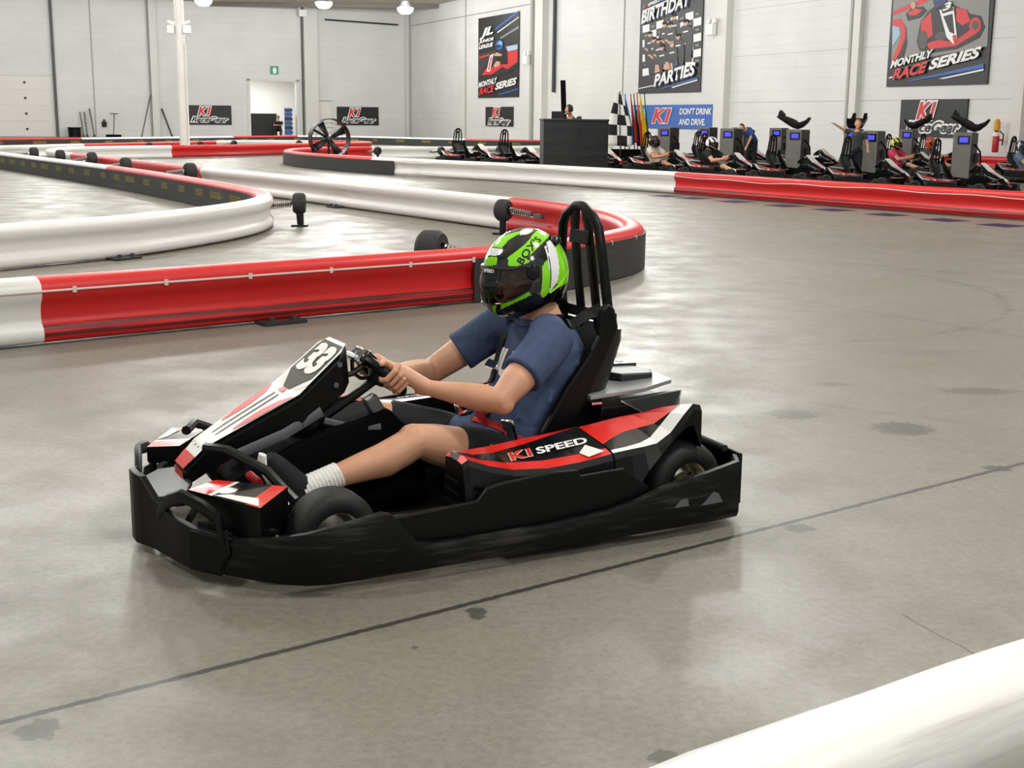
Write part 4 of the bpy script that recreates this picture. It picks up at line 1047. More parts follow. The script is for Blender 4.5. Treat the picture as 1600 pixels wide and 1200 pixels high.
        mb = MB(); mb.poly([(-0.43, s * 0.48, 0.2965), (-0.46, s * 0.55, 0.2895), (-0.40, s * 0.555, 0.278), (-0.385, s * 0.52, 0.284)]); mb.build('pod_decal', 'kart_white', pod, smooth=0)
        # lettering lies on the pod's sloping top
        ya = (Vector((-0.3, 0.42, 0.292)) - Vector((-0.3, 0.55, 0.2665))); ya.y *= s; ya.normalize()
        xa = Vector((-1, -0.085 * s, 0.06)) * s
        pc_ = Vector((-0.315, 0.462 * s, 0.2915))
        zz = Vector((0, 0.22 * s, 0.97))
        fm = frame(pc_ + zz * 0.003, xa, ya)
        text('logo_outline', 'K1', 0.066, 'kart_white', fm @ Matrix.Translation((-0.118, 0, 0)), pod, bold=0.06, shear=0.3, sx=1.25)
        text('logo', 'K1', 0.066, 'kart_red', fm @ Matrix.Translation((-0.118, 0, 0.002)), pod, bold=0.03, shear=0.3, sx=1.25)
        text('pod_lettering', 'SPEED', 0.056, 'kart_white', fm @ Matrix.Translation((0.036, 0, 0)), pod, bold=0.03, shear=0.3, sx=1.3)
        # big lower side panel outside the pod
        mb = MB(); mb.prism([(0.294, 0.193), (0.023, 0.209), (-0.006, 0.243), (-0.047, 0.252), (-0.224, 0.266), (-0.319, 0.262), (-0.33, 0.242), (-0.488, 0.247), (-0.587, 0.172), (-0.61, 0.07), (0.30, 0.07)], lambda x, z, t: (x, t, z), s * 0.608, s * 0.624); mb.build('side_panel', 'black_plastic', k, smooth=0, bevel=0.005)
        mb = MB(); mb.tube([(-0.895, 0.33 * s, 0.37), (-0.70, 0.565 * s, 0.297)], 0.006, 6); mb.build('pod_stay', 'black_metal', k)
    # --- wheels
    for (x, y, r_, wd, nm) in ((0.43, 0.478, 0.130, 0.12, 'front_wheel'), (-0.79, 0.468, 0.140, 0.18, 'rear_wheel')):
        for s in (-1, 1):
            we = empty(nm); we.parent = k
            h = wd / 2
            mb = MB(); mb.lathe([(0.068, -h * 0.86), (0.08, -h), (r_ * 0.82, -h), (r_ * 0.95, -h * 0.82), (r_, -h * 0.5), (r_, h * 0.5), (r_ * 0.95, h * 0.82), (r_ * 0.82, h), (0.08, h), (0.068, h * 0.86)], (x, y * s, r_), (0, 1, 0), 40); mb.build('tyre', 'tyre', we, smooth=50)
            mb = MB(); mb.lathe([(0.068, -h * 0.9), (0.072, -h * 0.98), (0.066, -h * 0.85), (0.06, -h * 0.3), (0.06, h * 0.3), (0.066, h * 0.85), (0.072, h * 0.98), (0.068, h * 0.9)], (x, y * s, r_), (0, 1, 0), 28)
            mb.lathe([(0.06, s * h * 0.35), (0.03, s * h * 0.5), (0.024, s * h * 0.75), (0.001, s * h * 0.78)], (x, y * s, r_), (0, 1, 0), 28); mb.build('wheel_rim', 'rim_metal', we)
            for j in range(3):
                a = 2 * math.pi * j / 3 + 0.4
                mb = MB(); mb.lathe([(0.001, 0.008), (0.007, 0.006), (0.007, -0.004)], (x + 0.038 * math.cos(a), (y + h * 0.48) * s, r_ + 0.038 * math.sin(a)), (0, s, 0), 8); mb.build('wheel_nut', 'black_metal', we)
    mb = MB(); mb.tube([(-0.79, -0.4, 0.14), (-0.79, 0.4, 0.14)], 0.02, 10); mb.build('rear_axle', 'steel_dark', k)
    # --- seat: bucket shell lofted along the back line
    S = [(-0.17, 0.125, 0.16, 0.03, (0.1, 1)), (-0.28, 0.085, 0.185, 0.06, (0.05, 1)), (-0.42, 0.072, 0.20, 0.11, (0.12, 1)), (-0.53, 0.10, 0.205, 0.15, (0.5, 0.9)), (-0.595, 0.20, 0.205, 0.155, (0.9, 0.42)), (-0.64, 0.32, 0.208, 0.14, (0.93, 0.36)), (-0.68, 0.43, 0.21, 0.115, (0.93, 0.36)), (-0.712, 0.52, 0.205, 0.09, (0.95, 0.3)), (-0.73, 0.575, 0.20, 0.06, (0.97, 0.2)), (-0.735, 0.61, 0.185, 0.03, (1, 0.1))]
    inner = []; outer = []
    for (x, z, hw, bd, nn) in S:
        n = Vector((nn[0], 0, nn[1])).normalized(); c = Vector((x, 0, z)); ri = []; ro = []
        for j in range(17):
            v = -1 + 2 * j / 16; a = abs(v); f_ = max(0, (a - 0.5) / 0.5)
            yy = math.copysign(min(a, 0.5) * 1.55 * hw + (hw - 0.775 * hw) * math.sin(f_ * math.pi / 2), v)
            ri.append(c + Vector((0, yy, 0)) + n * (bd * f_ ** 1.7))
            ro.append(c + Vector((0, yy * 1.0 + math.copysign(0.02 * min(1, a * 1.5), v), 0)) + n * (bd * f_ ** 1.7 * 0.96 - 0.022 * (1 - 0.7 * f_)))
        inner.append(ri); outer.append(ro)
    mb = MB(); rings = [ri + list(reversed(ro)) for ri, ro in zip(inner, outer)]
    mb.loft(rings, True); seat = mb.build('seat', 'seat_shell', k, smooth=45)
    mb = MB()
    padr = [[(Vector(ri[j]) + Vector((S[i][4][0], 0, S[i][4][1])).normalized() * 0.006) for j in range(4, 13)] for i, ri in enumerate(inner) if i >= 5]
    mb.loft(padr, False, closed=False); mb.build('seat_back_pad', 'seat_pad', seat)
    # upper shoulder bolsters beside the harness
    for s in (-1, 1):
        mb = MB(); mb.prism([(-0.625, 0.60), (-0.632, 0.69), (-0.66, 0.708), (-0.688, 0.69), (-0.706, 0.62), (-0.668, 0.545), (-0.612, 0.43), (-0.555, 0.32), (-0.50, 0.22), (-0.42, 0.19), (-0.405, 0.28), (-0.505, 0.435), (-0.593, 0.543)], lambda x, z, t: (x, s * t, z), 0.205, 0.235); mb.build('seat_bolster', 'black_plastic', seat, smooth=0, bevel=0.01)
    # roll hoop and headrest bars
    hoop = empty('head_hoop'); hoop.parent = k
    for s in (-1, 1):
        mb = MB(); mb.tube([(-0.72, 0.165 * s, 0.56), (-0.704, 0.156 * s, 0.70), (-0.69, 0.14 * s, 0.86), (-0.683, 0.12 * s, 0.955), (-0.68, 0.09 * s, 0.99), (-0.68, 0.03 * s, 1.022), (-0.682, 0.0, 1.024)], [(0.018, 0.017)] * 5 + [(0.016, 0.016)] * 2, 10, up=(1, 0, 0)); mb.build('hoop_tube', 'black_plastic', hoop)
        mb = MB(); mb.tube([(-0.735, 0.055 * s, 0.58), (-0.705, 0.052 * s, 0.80), (-0.688, 0.046 * s, 0.95), (-0.682, 0.03 * s, 1.018)], [(0.010, 0.027)] * 4, 10, up=(1, 0, 0)); mb.build('hoop_bar', 'black_plastic', hoop)
        mb = MB(); mb.lathe([(0.001, 0.006), (0.009, 0.004), (0.01, 0)], (-0.678, 0.122 * s, 0.935), (1, 0.4 * s, 0), 10); mb.build('hoop_bolt', 'chrome', hoop)
    mb = MB(); mb.box((-0.682, 0, 0.915), (0.012, 0.13, 0.05), rot=Matrix.Rotation(-0.12, 3, 'Y')); mb.build('cross_plate', 'black_plastic', hoop, bevel=0.004)
    mb = MB(); mb.box((-0.73, 0, 0.64), (0.03, 0.32, 0.04)); mb.build('hoop_mount', 'black_plastic', hoop, bevel=0.006)
    # --- drive box behind the seat
    mb = MB(); mb.prism([(-0.60, 0.07), (-0.62, 0.36), (-0.93, 0.36), (-0.95, 0.07)], lambda x, z, t: (x, t, z), -0.27, 0.27); mb.build('drive_box', 'black_plastic', k, smooth=0, bevel=0.008)
    mb = MB(); mb.prism([(-0.585, 0.255), (-0.80, 0.262), (-0.945, 0.215), (-0.955, 0.12), (-0.955, -0.12), (-0.945, -0.215), (-0.80, -0.262), (-0.585, -0.255)], lambda x, y, t: (x, y, t + 0.02 * max(0, (abs(x + 0.60)) / 0.35) - 0.03 * abs(y)), 0.39, 0.405); cov = mb.build('drive_cover', 'brushed_cover', k, smooth=0, bevel=0.003)
    for s in (-1, 1):
        mb = MB(); mb.prism([(-0.70, 0.372), (-0.95, 0.388), (-0.93, 0.325), (-0.80, 0.315)], lambda x, z, t: (x, s * (t + (0.372 - z) * 0.15), z), 0.24, 0.268); mb.build('cover_flank', 'dark_grey', k, smooth=0, bevel=0.004)
        mb = MB(); mb.tube([(-0.70, s * 0.268, 0.372), (-0.80, s * 0.277, 0.315), (-0.93, s * 0.275, 0.325), (-0.95, s * 0.266, 0.388)], 0.003, 6); mb.build('flank_trim', 'silver', k)
        mb = MB(); mb.box((-0.605, s * 0.235, 0.372), (0.04, 0.06, 0.008)); mb.build('cover_latch', 'chrome', k)
    mb = MB(); mb.prism([(-0.73, 0.01), (-0.78, 0.14), (-0.90, 0.16), (-0.93, 0.10), (-0.90, -0.02)], xyz, 0.41, 0.437); mb.build('cover_scoop', 'dark_grey', cov, smooth=0, bevel=0.006)
    mb = MB(); mb.prism([(-0.79, -0.02), (-0.81, 0.05), (-0.93, 0.07), (-0.93, -0.02)], lambda x, y, t: (x, y - 0.06, t), 0.42, 0.444); mb.build('gauge_panel', 'black_gloss', cov, smooth=0, bevel=0.003)
    for j in range(2):
        mb = MB(); mb.box((-0.84 - 0.05 * j, -0.045, 0.4455), (0.022, 0.03, 0.002)); mb.build('gauge_face', 'kart_white', cov)
    # --- harness clipped to the seat
    return k
kart = make_kart()
tag(kart, 'black and red racing kart number 33 driven across the floor in the foreground', 'kart', 'racing karts')
kart.location = (-0.36838, 4.20758, 0); kart.rotation_euler = (0, 0, math.radians(-152.10948))
# ---------------------------------------------------------------- the driver (kart coordinates)
def soft(mb, voxel, iters=4, fac=0.5, sub=0):
    me = bpy.data.meshes.new('tmp'); me.from_pydata(mb.v, [], mb.f)
    o = bpy.data.objects.new('tmp', me); COL.objects.link(o)
    r = o.modifiers.new('r', 'REMESH'); r.mode = 'VOXEL'; r.voxel_size = voxel; r.use_smooth_shade = True
    s = o.modifiers.new('s', 'SMOOTH'); s.iterations = iters; s.factor = fac
    dg = bpy.context.evaluated_depsgraph_get()
    out = bpy.data.meshes.new_from_object(o.evaluated_get(dg))
    bpy.data.objects.remove(o); bpy.data.meshes.remove(me)
    return out
def finish(me, name, mats, parent):
    me.name = name; me.materials.clear()
    for m_ in (mats if isinstance(mats, (list, tuple)) else [mats]): me.materials.append(M[m_])
    me.polygons.foreach_set('use_smooth', [True] * len(me.polygons))
    return link(name, me, parent)
def join_mb(me, mb):
    n = len(me.vertices); V_ = [tuple(v.co) for v in me.vertices] + mb.v
    F_ = [tuple(p.vertices) for p in me.polygons] + [tuple(i + n for i in f) for f in mb.f]
    o = bpy.data.meshes.new('joined'); o.from_pydata(V_, [], F_); o.update()
    bm = bmesh.new(); bm.from_mesh(o); bmesh.ops.recalc_face_normals(bm, faces=bm.faces); bm.to_mesh(o); bm.free()
    return o
def ellrings(mb, secs, seg=24):
    # secs: centre, half depth (x-ish), half width (y), tilt normal
    rings = []
    for i, (c, hd, hw) in enumerate(secs):
        a = Vector(secs[max(i - 1, 0)][0]); b = Vector(secs[min(i + 1, len(secs) - 1)][0]); t = (b - a).normalized()
        yv = Vector((0, 1, 0)); dv = yv.cross(t).normalized()
        rings.append([Vector(c) + dv * (hd * math.copysign(abs(math.cos(q)) ** 0.85, math.cos(q))) + yv * (hw * math.copysign(abs(math.sin(q)) ** 0.85, math.sin(q))) for q in [2 * math.pi * j / seg for j in range(seg)]])
    mb.loft(rings, True)
TORSO = [((-0.40, 0, 0.135), 0.10, 0.15), ((-0.425, 0, 0.19), 0.125, 0.172), ((-0.455, 0, 0.27), 0.125, 0.165), ((-0.50, 0, 0.37), 0.115, 0.165), ((-0.53, 0, 0.47), 0.112, 0.178), ((-0.54, 0, 0.55), 0.10, 0.178), ((-0.54, 0, 0.60), 0.082, 0.135), ((-0.54, 0, 0.635), 0.062, 0.075), ((-0.53, 0, 0.665), 0.056, 0.058), ((-0.515, 0, 0.70), 0.055, 0.056)]
SH = Vector((-0.468, 0.19, 0.585)); EL = Vector((-0.225, 0.270, 0.418)); WR_ = Vector((-0.03, 0.150, 0.455))
HIP = Vector((-0.40, 0.105, 0.145)); KN = Vector((0.035, 0.19, 0.298)); AN = Vector((0.385, 0.2, 0.19))
GR = Vector((0.078, 0.108, 0.482))
def mir(v, s): return Vector((v.x, v.y * s, v.z))
def make_driver():
    d = empty('person')
    mb = MB(); ellrings(mb, TORSO)
    # head and neck
    mb.capsule((-0.53, 0, 0.62), (-0.50, 0, 0.74), 0.058, 0.055)
    hc = Vector((-0.475, 0, 0.785))
    mb.blob(hc + Vector((-0.01, 0, 0.02)), (0.097, 0.078, 0.10)); mb.blob(hc + Vector((0.035, 0, -0.035)), (0.055, 0.06, 0.075))
    mb.capsule(hc + Vector((0.085, 0, 0.01)), hc + Vector((0.105, 0, -0.028)), 0.008, 0.013); mb.blob(hc + Vector((0.075, 0, -0.085)), (0.022, 0.024, 0.018))
    mb.tube([hc + Vector((0.068, -0.045, 0.03)), hc + Vector((0.088, -0.02, 0.033)), hc + Vector((0.088, 0.02, 0.033)), hc + Vector((0.068, 0.045, 0.03))], 0.010, 8)
    mb.tube([hc + Vector((0.075, -0.022, -0.058)), hc + Vector((0.092, 0, -0.056)), hc + Vector((0.075, 0.022, -0.058))], 0.007, 8)
    for s in (-1, 1):
        mb.blob(hc + Vector((-0.01, 0.08 * s, 0.0)), (0.02, 0.012, 0.032))
        sh, el, wr = mir(SH, s), mir(EL, s), mir(WR_, s)
        mb.tube([sh + Vector((-0.02, -0.05 * s, 0.0)), sh, sh.lerp(el, 0.35), sh.lerp(el, 0.7), el, el.lerp(wr, 0.22), el.lerp(wr, 0.5), el.lerp(wr, 0.8), wr, wr.lerp(mir(GR, s), 0.35)],
                [0.058, 0.064, 0.060, 0.054, 0.047, (0.047, 0.046), (0.042, 0.040), (0.032, 0.029), (0.029, 0.024), (0.033, 0.022)], 16)
        mb.blob(el + Vector((-0.012, 0.006 * s, -0.010)), (0.04, 0.038, 0.038))
        hp, kn, an = mir(HIP, s), mir(KN, s), mir(AN, s)
        mb.tube([hp, hp.lerp(kn, 0.3), hp.lerp(kn, 0.6), hp.lerp(kn, 0.85), kn + Vector((0, 0, -0.004)), kn.lerp(an, 0.12) + Vector((0, 0, -0.012)), kn.lerp(an, 0.32) + Vector((0, 0, -0.02)), kn.lerp(an, 0.6) + Vector((0, 0, -0.008)), kn.lerp(an, 0.85), an, an + Vector((0.05, 0, -0.02))],
                [0.075, 0.080, 0.076, 0.066, 0.058, 0.056, 0.057, 0.045, 0.034, 0.033, 0.03], 18)
        mb.blob(kn + Vector((0.012, 0, 0.018)), (0.045, 0.042, 0.035))
        # palm
        g = mir(GR, s); a = Vector((0.714, 0, 0.70)); n = Vector((-0.70, 0, 0.714)); o = Vector((0, s, 0))
        R_ = Matrix((a, o, n)).transposed()
        mb.blob(g + n * 0.030 + o * 0.016 - a * 0.004, (0.044, 0.026, 0.024), rot=R_)
        mb.tube([wr, g + n * 0.036 + o * 0.010], [(0.026, 0.028), (0.028, 0.034)], 12)
    body = soft(mb, 0.006, 5)
    fb = MB()
    for s in (-1, 1):
        g = mir(GR, s); a = Vector((0.714, 0, 0.70)); n = Vector((-0.70, 0, 0.714)); o = Vector((0, s, 0))
        for i, (ai, ln) in enumerate(((0.031, 0.95), (0.0105, 1.05), (-0.010, 1.0), (-0.029, 0.85))):
            r_ = 0.0098 - 0.0006 * i
            p0 = g + a * ai + o * 0.024 + n * 0.042; p1 = g + a * (ai + 0.002) + o * (0.041 * ln) + n * 0.020; p2 = g + a * ai + o * (0.030 * ln) - n * 0.016; p3 = g + a * ai + o * 0.002 - n * 0.0255; p4 = g + a * ai - o * 0.016 - n * 0.020
            fb.capsule(p0, p1, r_ * 1.12, r_ * 1.02, 10); fb.capsule(p1, p2, r_ * 1.04, r_ * 0.95, 10); fb.capsule(p2, p3, r_ * 0.95, r_ * 0.88, 10); fb.capsule(p3, p4, r_ * 0.88, r_ * 0.75, 10)
        t0 = g + n * 0.034 - o * 0.004 + a * 0.018; t1 = g + n * 0.030 - o * 0.010 + a * 0.046; t2 = g + n * 0.022 + o * 0.000 + a * 0.068; t3 = g + n * 0.012 + o * 0.014 + a * 0.074
        fb.capsule(t0, t1, 0.016, 0.0125, 10); fb.capsule(t1, t2, 0.0122, 0.0108, 10); fb.capsule(t2, t3, 0.0108, 0.0085, 10)
    body = join_mb(body, fb)
    finish(body, 'body', 'skin', d)
    # eyes behind the visor
    for s in (-1, 1):
        mb = MB(); mb.blob(hc + Vector((0.072, 0.032 * s, 0.008)), (0.013, 0.013, 0.011)); mb.build('eye', 'cloth_white', d)
    # t-shirt
    mb = MB()
    ellrings(mb, [((c[0], c[1], c[2]), hd + (0.020 if c[2] < 0.5 else 0.014), hw + (0.016 if c[2] < 0.5 else 0.012)) for c, hd, hw in TORSO[1:8]])
    mb.blob((-0.285, 0, 0.248), (0.10, 0.165, 0.062)); mb.blob((-0.36, 0, 0.31), (0.09, 0.14, 0.10))
    for k_ in range(9):
        random.seed(40 + k_); y = random.uniform(-0.13, 0.13); z = random.uniform(0.22, 0.42)
        x = -0.30 - (z - 0.2) * 0.55
        mb.tube([(x - 0.012, y - 0.05, z - 0.03), (x, y, z), (x - 0.015, y + 0.05, z + 0.022)], [0.006, 0.013, 0.006], 8)
    for s in (-1, 1):
        sh, el = mir(SH, s), mir(EL, s)
        mb.tube([sh + Vector((-0.03, -0.09 * s, 0.02)), sh + Vector((0, -0.01 * s, 0.005)), sh.lerp(el, 0.25), sh.lerp(el, 0.45), sh.lerp(el, 0.57), sh.lerp(el, 0.585)], [0.066, 0.080, 0.075, 0.073, 0.075, 0.074], 18)
        mb.tube([(-0.60, 0.08 * s, 0.30), (-0.60, 0.15 * s, 0.42), (-0.57, 0.19 * s, 0.50)], [0.01, 0.016, 0.008], 8)
        mb.tube([sh.lerp(el, 0.3) + Vector((0.02, 0.045 * s, 0.03)), sh.lerp(el, 0.5) + Vector((-0.01, 0.055 * s, -0.01))], [0.012, 0.006], 8)
        mb.tube([(-0.50, 0.16 * s, 0.46), (-0.46, 0.185 * s, 0.38), (-0.42, 0.175 * s, 0.30)], [0.008, 0.014, 0.007], 8)
    shirt = soft(mb, 0.007, 3)
    shirt_o = finish(shirt, 't_shirt', 'cloth_navy', d)
    bvh = BVHTree.FromPolygons([tuple(v.co) for v in shirt.vertices], [tuple(p.vertices) for p in shirt.polygons])
    def onto(p, lift): 
        q, n, _, _ = bvh.find_nearest(Vector(p)); return q + n * lift, n
    # neckline band and white chest print
    pts = []
    for j in range(24):
        q = 2 * math.pi * j / 24; p, n = onto((-0.535 + 0.072 * math.cos(q) + 0.0, 0.082 * math.sin(q), 0.628 - 0.022 * math.cos(q)), 0.002); pts.append(p)
    mb = MB(); mb.tube(pts, 0.006, 8, close=True); mb.build('neckband', 'cloth_navy', shirt_o)
    me = text_mesh('JUK', 0.125, 'cloth_white', bold=0.05, shear=0.15, sx=0.95)
    bm = bmesh.new(); bm.from_mesh(me); bmesh.ops.triangulate(bm, faces=bm.faces)
    for _ in range(4): 
        es = [e for e in bm.edges if e.calc_length() > 0.014]
        if es: bmesh.ops.subdivide_edges(bm, edges=es, cuts=1); bmesh.ops.triangulate(bm, faces=bm.faces)
    bm.to_mesh(me); bm.free()
    fm = frame((-0.30, 0.01, 0.505), (0, 1, 0), (-0.28, 0, 0.95)); zdir = Vector((-fm[0][2], -fm[1][2], -fm[2][2]))
    for v in me.vertices:
        p = fm @ v.co; hit = bvh.ray_cast(p, zdir)
        v.co = hit[0] - zdir * 0.003 if hit[0] else p + zdir * 0.12
    link('chest_print', me, shirt_o); me.name = 'chest_print'
    # shorts, socks, shoes
    mb = MB(); ellrings(mb, [((c[0], c[1], c[2]), hd + 0.010, hw + 0.008) for c, hd, hw in TORSO[:3]])
    for s in (-1, 1):
        hp, kn = mir(HIP, s), mir(KN, s)
        e_ = 0.66 if s > 0 else 0.90
        mb.tube([hp, hp.lerp(kn, 0.3), hp.lerp(kn, 0.5), hp.lerp(kn, e_ - 0.03), hp.lerp(kn, e_)], [0.086, 0.090, 0.088, 0.084 if s > 0 else 0.075, 0.07 if s > 0 else 0.06], 18)
    finish(soft(mb, 0.008, 3), 'shorts', 'cloth_black', d)
    mb = MB(); mb.tube([(-0.215, 0.205, 0.262), (-0.235, 0.225, 0.235)], [(0.009, 0.003)] * 2, 8); mb.build('shorts_tag', 'strap_lime', d)
    for s in (-1, 1):
        kn, an = mir(KN, s), mir(AN, s)
        mb = MB(); a_ = kn.lerp(an, 0.76); rr = []
        P_ = []
        for j in range(22):
            t = j / 21; P_.append(a_.lerp(an + Vector((0.04, 0, -0.015)), t)); rr.append(0.0405 + 0.002 * (j % 2) + 0.004 * t)
        mb.tube(P_, rr, 20); mb.build('sock', 'sock_white', d)
        mb = MB()
        mb.blob(an + Vector((0.055, 0, -0.028)), (0.055, 0.045, 0.05)); mb.tube([an + Vector((0.035, 0, -0.02)), an + Vector((0.085, 0, 0.03)), an + Vector((0.125, 0, 0.085)), an + Vector((0.142, 0, 0.115))], [(0.05, 0.042), (0.046, 0.045), (0.034, 0.042), (0.018, 0.03)], 16)
        finish(soft(mb, 0.006, 3), 'shoe', 'cloth_black', d)
        mb = MB(); mb.tube([an + Vector((0.095, 0, -0.04)), an + Vector((0.135, 0, 0.02)), an + Vector((0.165, 0, 0.085)), an + Vector((0.162, 0, 0.12))], [(0.012, 0.036), (0.012, 0.044), (0.012, 0.04), (0.01, 0.026)], 12, up=(1, 0, 0)); mb.build('shoe_sole', 'cloth_white', d)
    # ------------------------------------------------ helmet
    HC = Vector((-0.467, 0, 0.793)); AX = Vector((0.158, 0.126, 0.159))
    def hp_(az, el, k=1.0):
        a = math.radians(az); e = math.radians(el)
        p = Vector((AX.x * math.cos(e) * math.cos(a), AX.y * math.cos(e) * math.sin(a), AX.z * math.sin(e)))
        # chin bar pushes forward, back of the shell tucks in below
        if el < 0:
            f_ = max(0, math.cos(a)); p.x += 0.034 * f_ * math.sin(min(1.57, -e * 1.5)); p.y *= 1 - 0.05 * math.sin(-e)
        return HC + p * k
    def inside(poly, x, y):
        r_ = False; j = len(poly) - 1
        for i in range(len(poly)):
            xi, yi = poly[i]; xj, yj = poly[j]
            if (yi > y) != (yj > y) and x < (xj - xi) * (y - yi) / (yj - yi) + xi: r_ = not r_
            j = i
        return r_
    VIS = [(-1, 10), (25, 10), (45, 8), (62, 12), (72, 10), (74, 0), (72, -13), (55, -24), (36, -31), (15, -36), (-1, -37)]
    G_ = [[(43, 14), (40, 25), (53, 36), (66, 46), (85, 63), (110, 71), (150, 73), (166, 62), (113, 52), (92, 43), (77, 32), (66, 24), (72, 21.5), (69, 18.5), (56, 15)],
          [(-1, 37), (23, 38), (29, 52), (45, 63), (45, 73), (20, 66), (-1, 58)], [(-1, 12), (24, 15), (22, 25), (-1, 24)],
          [(89, 15), (96, 21), (100, 20), (101, -20), (93, -27), (89, -22)], [(122, 38), (148, 42), (165, 30), (160, 5), (140, -10), (118, -14), (112, -8), (114, 6)],
          [(36, -33.5), (73, -16), (76, -22), (33, -45)], [(18, -38), (29, -36), (12, -57), (2, -57)]]
    W_ = [[(-1, 26), (24, 27), (25, 37), (-1, 36)], [(49, 61), (69, 63), (88, 70), (120, 81), (60, 84), (41, 75)],
          [(101, -20), (112, -7), (115, 6), (122, 40), (122, 50), (107, 46), (102, 30), (101.5, 10)], [(98, 39), (103, 42), (100.5, 23), (99.5, 6), (98.5, 18)], [(-1, -60), (40, -57), (20, -68), (-1, -69)]]
    NA, NE = 216, 130
    mb = MB(); vs = []; 
    for j in range(NE + 1):
        el = -76 + 166 * j / NE
        for i in range(NA): vs.append(hp_(360 * i / NA, el))
    mb.v = [tuple(p) for p in vs]
    for j in range(NE):
        el = -76 + 166 * (j + 0.5) / NE
        for i in range(NA):
            az = 360 * (i + 0.5) / NA; az = az - 360 if az > 180 else az; A_ = abs(az)
            if inside(VIS, A_, el): continue
            if A_ > 60 and el < -36 - max(0, (110 - A_)) * 0.55: continue
            mi = 0
            for q in G_:
                if inside(q, A_, el): mi = 1
            for q in W_:
                if inside(q, A_, el): mi = 2
            a = j * NA + i; b = j * NA + (i + 1) % NA
            mb.f.append((a, b, b + NA, a + NA)); mb.mi.append(mi)
    hel = mb.build('helmet', ['helmet_black', 'helmet_green', 'helmet_white'], d, smooth=60)
    sm = hel.modifiers.new('wall', 'SOLIDIFY'); sm.thickness = 0.012; sm.offset = -1
    # visor glass
    mb = MB(); cols = 60; rws = 16; rows = []
    for i in range(cols + 1):
        az = -80 + 160 * i / cols; A_ = abs(az)
        t_ = interp([(0, 12), (45, 10), (62, 15), (76, 13), (80, 9)], A_)[0]; b_ = interp([(0, -39), (36, -33), (55, -26), (72, -15), (80, 0)], A_)[0]
        rows.append([hp_(az, b_ + (t_ - b_) * j / rws, 1.028) for j in range(rws + 1)])
    mb.loft(rows, False, closed=False); vis = mb.build('visor', 'visor_tint', hel, smooth=60)
    mb = MB(); mb.tube([rows[i][0] for i in range(cols + 1)], 0.0035, 6); mb.tube([rows[i][rws] for i in range(cols + 1)], 0.0035, 6); mb.build('visor_edge', 'helmet_black', hel)
    for s in (-1, 1):
        p = hp_(76 * s, 7, 1.03); n = (p - HC).normalized()
        mb = MB(); mb.lathe([(0.001, 0.006), (0.022, 0.004), (0.026, -0.004)], p, n, 20); mb.build('visor_pivot', 'black_plastic', hel)
        p = hp_(140 * s, 47, 1.01); mb = MB(); mb.blob(p, (0.022, 0.018, 0.016)); mb.build('helmet_vent', 'helmet_black', hel)
        # red padding beside the face
        mb = MB(); mb.blob(hc + Vector((0.045, 0.055 * s, -0.055)), (0.045, 0.022, 0.035)); mb.build('cheek_pad', 'red_rubber', hel)
        mb = MB(); mb.tube([hp_(102 * s, -20, 1.01), hp_(118 * s, -10, 1.02), hp_(140 * s, 4, 1.015)], [0.003, 0.006, 0.003], 8); mb.build('helmet_ridge', 'helmet_green', hel)
    mb = MB(); mb.tube([hp_(-14, 8, 1.035), hp_(0, 8, 1.04), hp_(14, 8, 1.035)], [(0.012, 0.002)] * 3, 8, up=(0, 0, 1)); mb.build('brow_sticker', 'helmet_black', hel)
    def curved_text(s_, size, m_, az0, el0, daz, del_, sgn, name, bold=0.04, **kw):
        # local x runs along (daz, del) in degrees per unit, local y perpendicular on the shell
        me = text_mesh(s_, 1.0, m_, bold=bold, **kw)
        bm = bmesh.new(); bm.from_mesh(me); bmesh.ops.triangulate(bm, faces=bm.faces)
        for _ in range(2): bmesh.ops.subdivide_edges(bm, edges=[e for e in bm.edges if e.calc_length() > 0.15], cuts=1); bmesh.ops.triangulate(bm, faces=bm.faces)
        bm.to_mesh(me); bm.free()
        c = hp_(az0 * sgn, el0, 1.008); e = 0.5
        tx = (hp_((az0 + daz * e) * sgn, el0 + del_ * e, 1.008) - c).normalized(); n = (c - HC); n = Vector((n.x / AX.x**2, n.y / AX.y**2, n.z / AX.z**2)).normalized()
        if sgn < 0: tx = -tx
        ty = n.cross(tx).normalized()
        for v in me.vertices:
            p = c + tx * (v.co.x * size) + ty * (v.co.y * size) + n * 0.02
            q = p - HC; q = Vector((q.x / AX.x, q.y / AX.y, q.z / AX.z)).normalized()
            v.co = HC + Vector((q.x * AX.x, q.y * AX.y, q.z * AX.z)) * 1.006
        me.name = name; return link(name, me, hel)
    for s in (1, -1): curved_text("BOX'S", 0.042, 'helmet_black', 71, 38, 8, 8, s, 'helmet_lettering', sx=1.25, spacing=1.1, bold=0.03)
    curved_text('SPEED', 0.016, 'helmet_white', 12, 7, 8, 0, 1, 'brow_lettering', sx=1.3)
    for v_ in bpy.data.objects['brow_lettering'].data.vertices: v_.co = HC + (v_.co - HC) * 1.045
    # harness straps lying on the shirt
    har = empty('harness'); har.parent = kart
    def ribbon(name, path, wd, m_, snap=True, up=None):
        pts = spline(path, 0.03); P2 = []; N2 = []
        for p in pts:
            q, n, _, dist = bvh.find_nearest(p)
            if snap and dist < 0.06: P2.append(q + n * 0.007); N2.append(n)
            else: P2.append(p); N2.append(n if N2 == [] else N2[-1].lerp(n, 0.5))
        mb = MB(); rings = []
        for i, p in enumerate(P2):
            t = (P2[min(i + 1, len(P2) - 1)] - P2[max(i - 1, 0)]).normalized(); b = t.cross(N2[i]).normalized(); n = b.cross(t)
            rings.append([p + b * wd + n * 0.0015, p - b * wd + n * 0.0015, p - b * wd - n * 0.0015, p + b * wd - n * 0.0015])
        mb.loft(rings, True); return mb.build(name, m_, har, smooth=40)
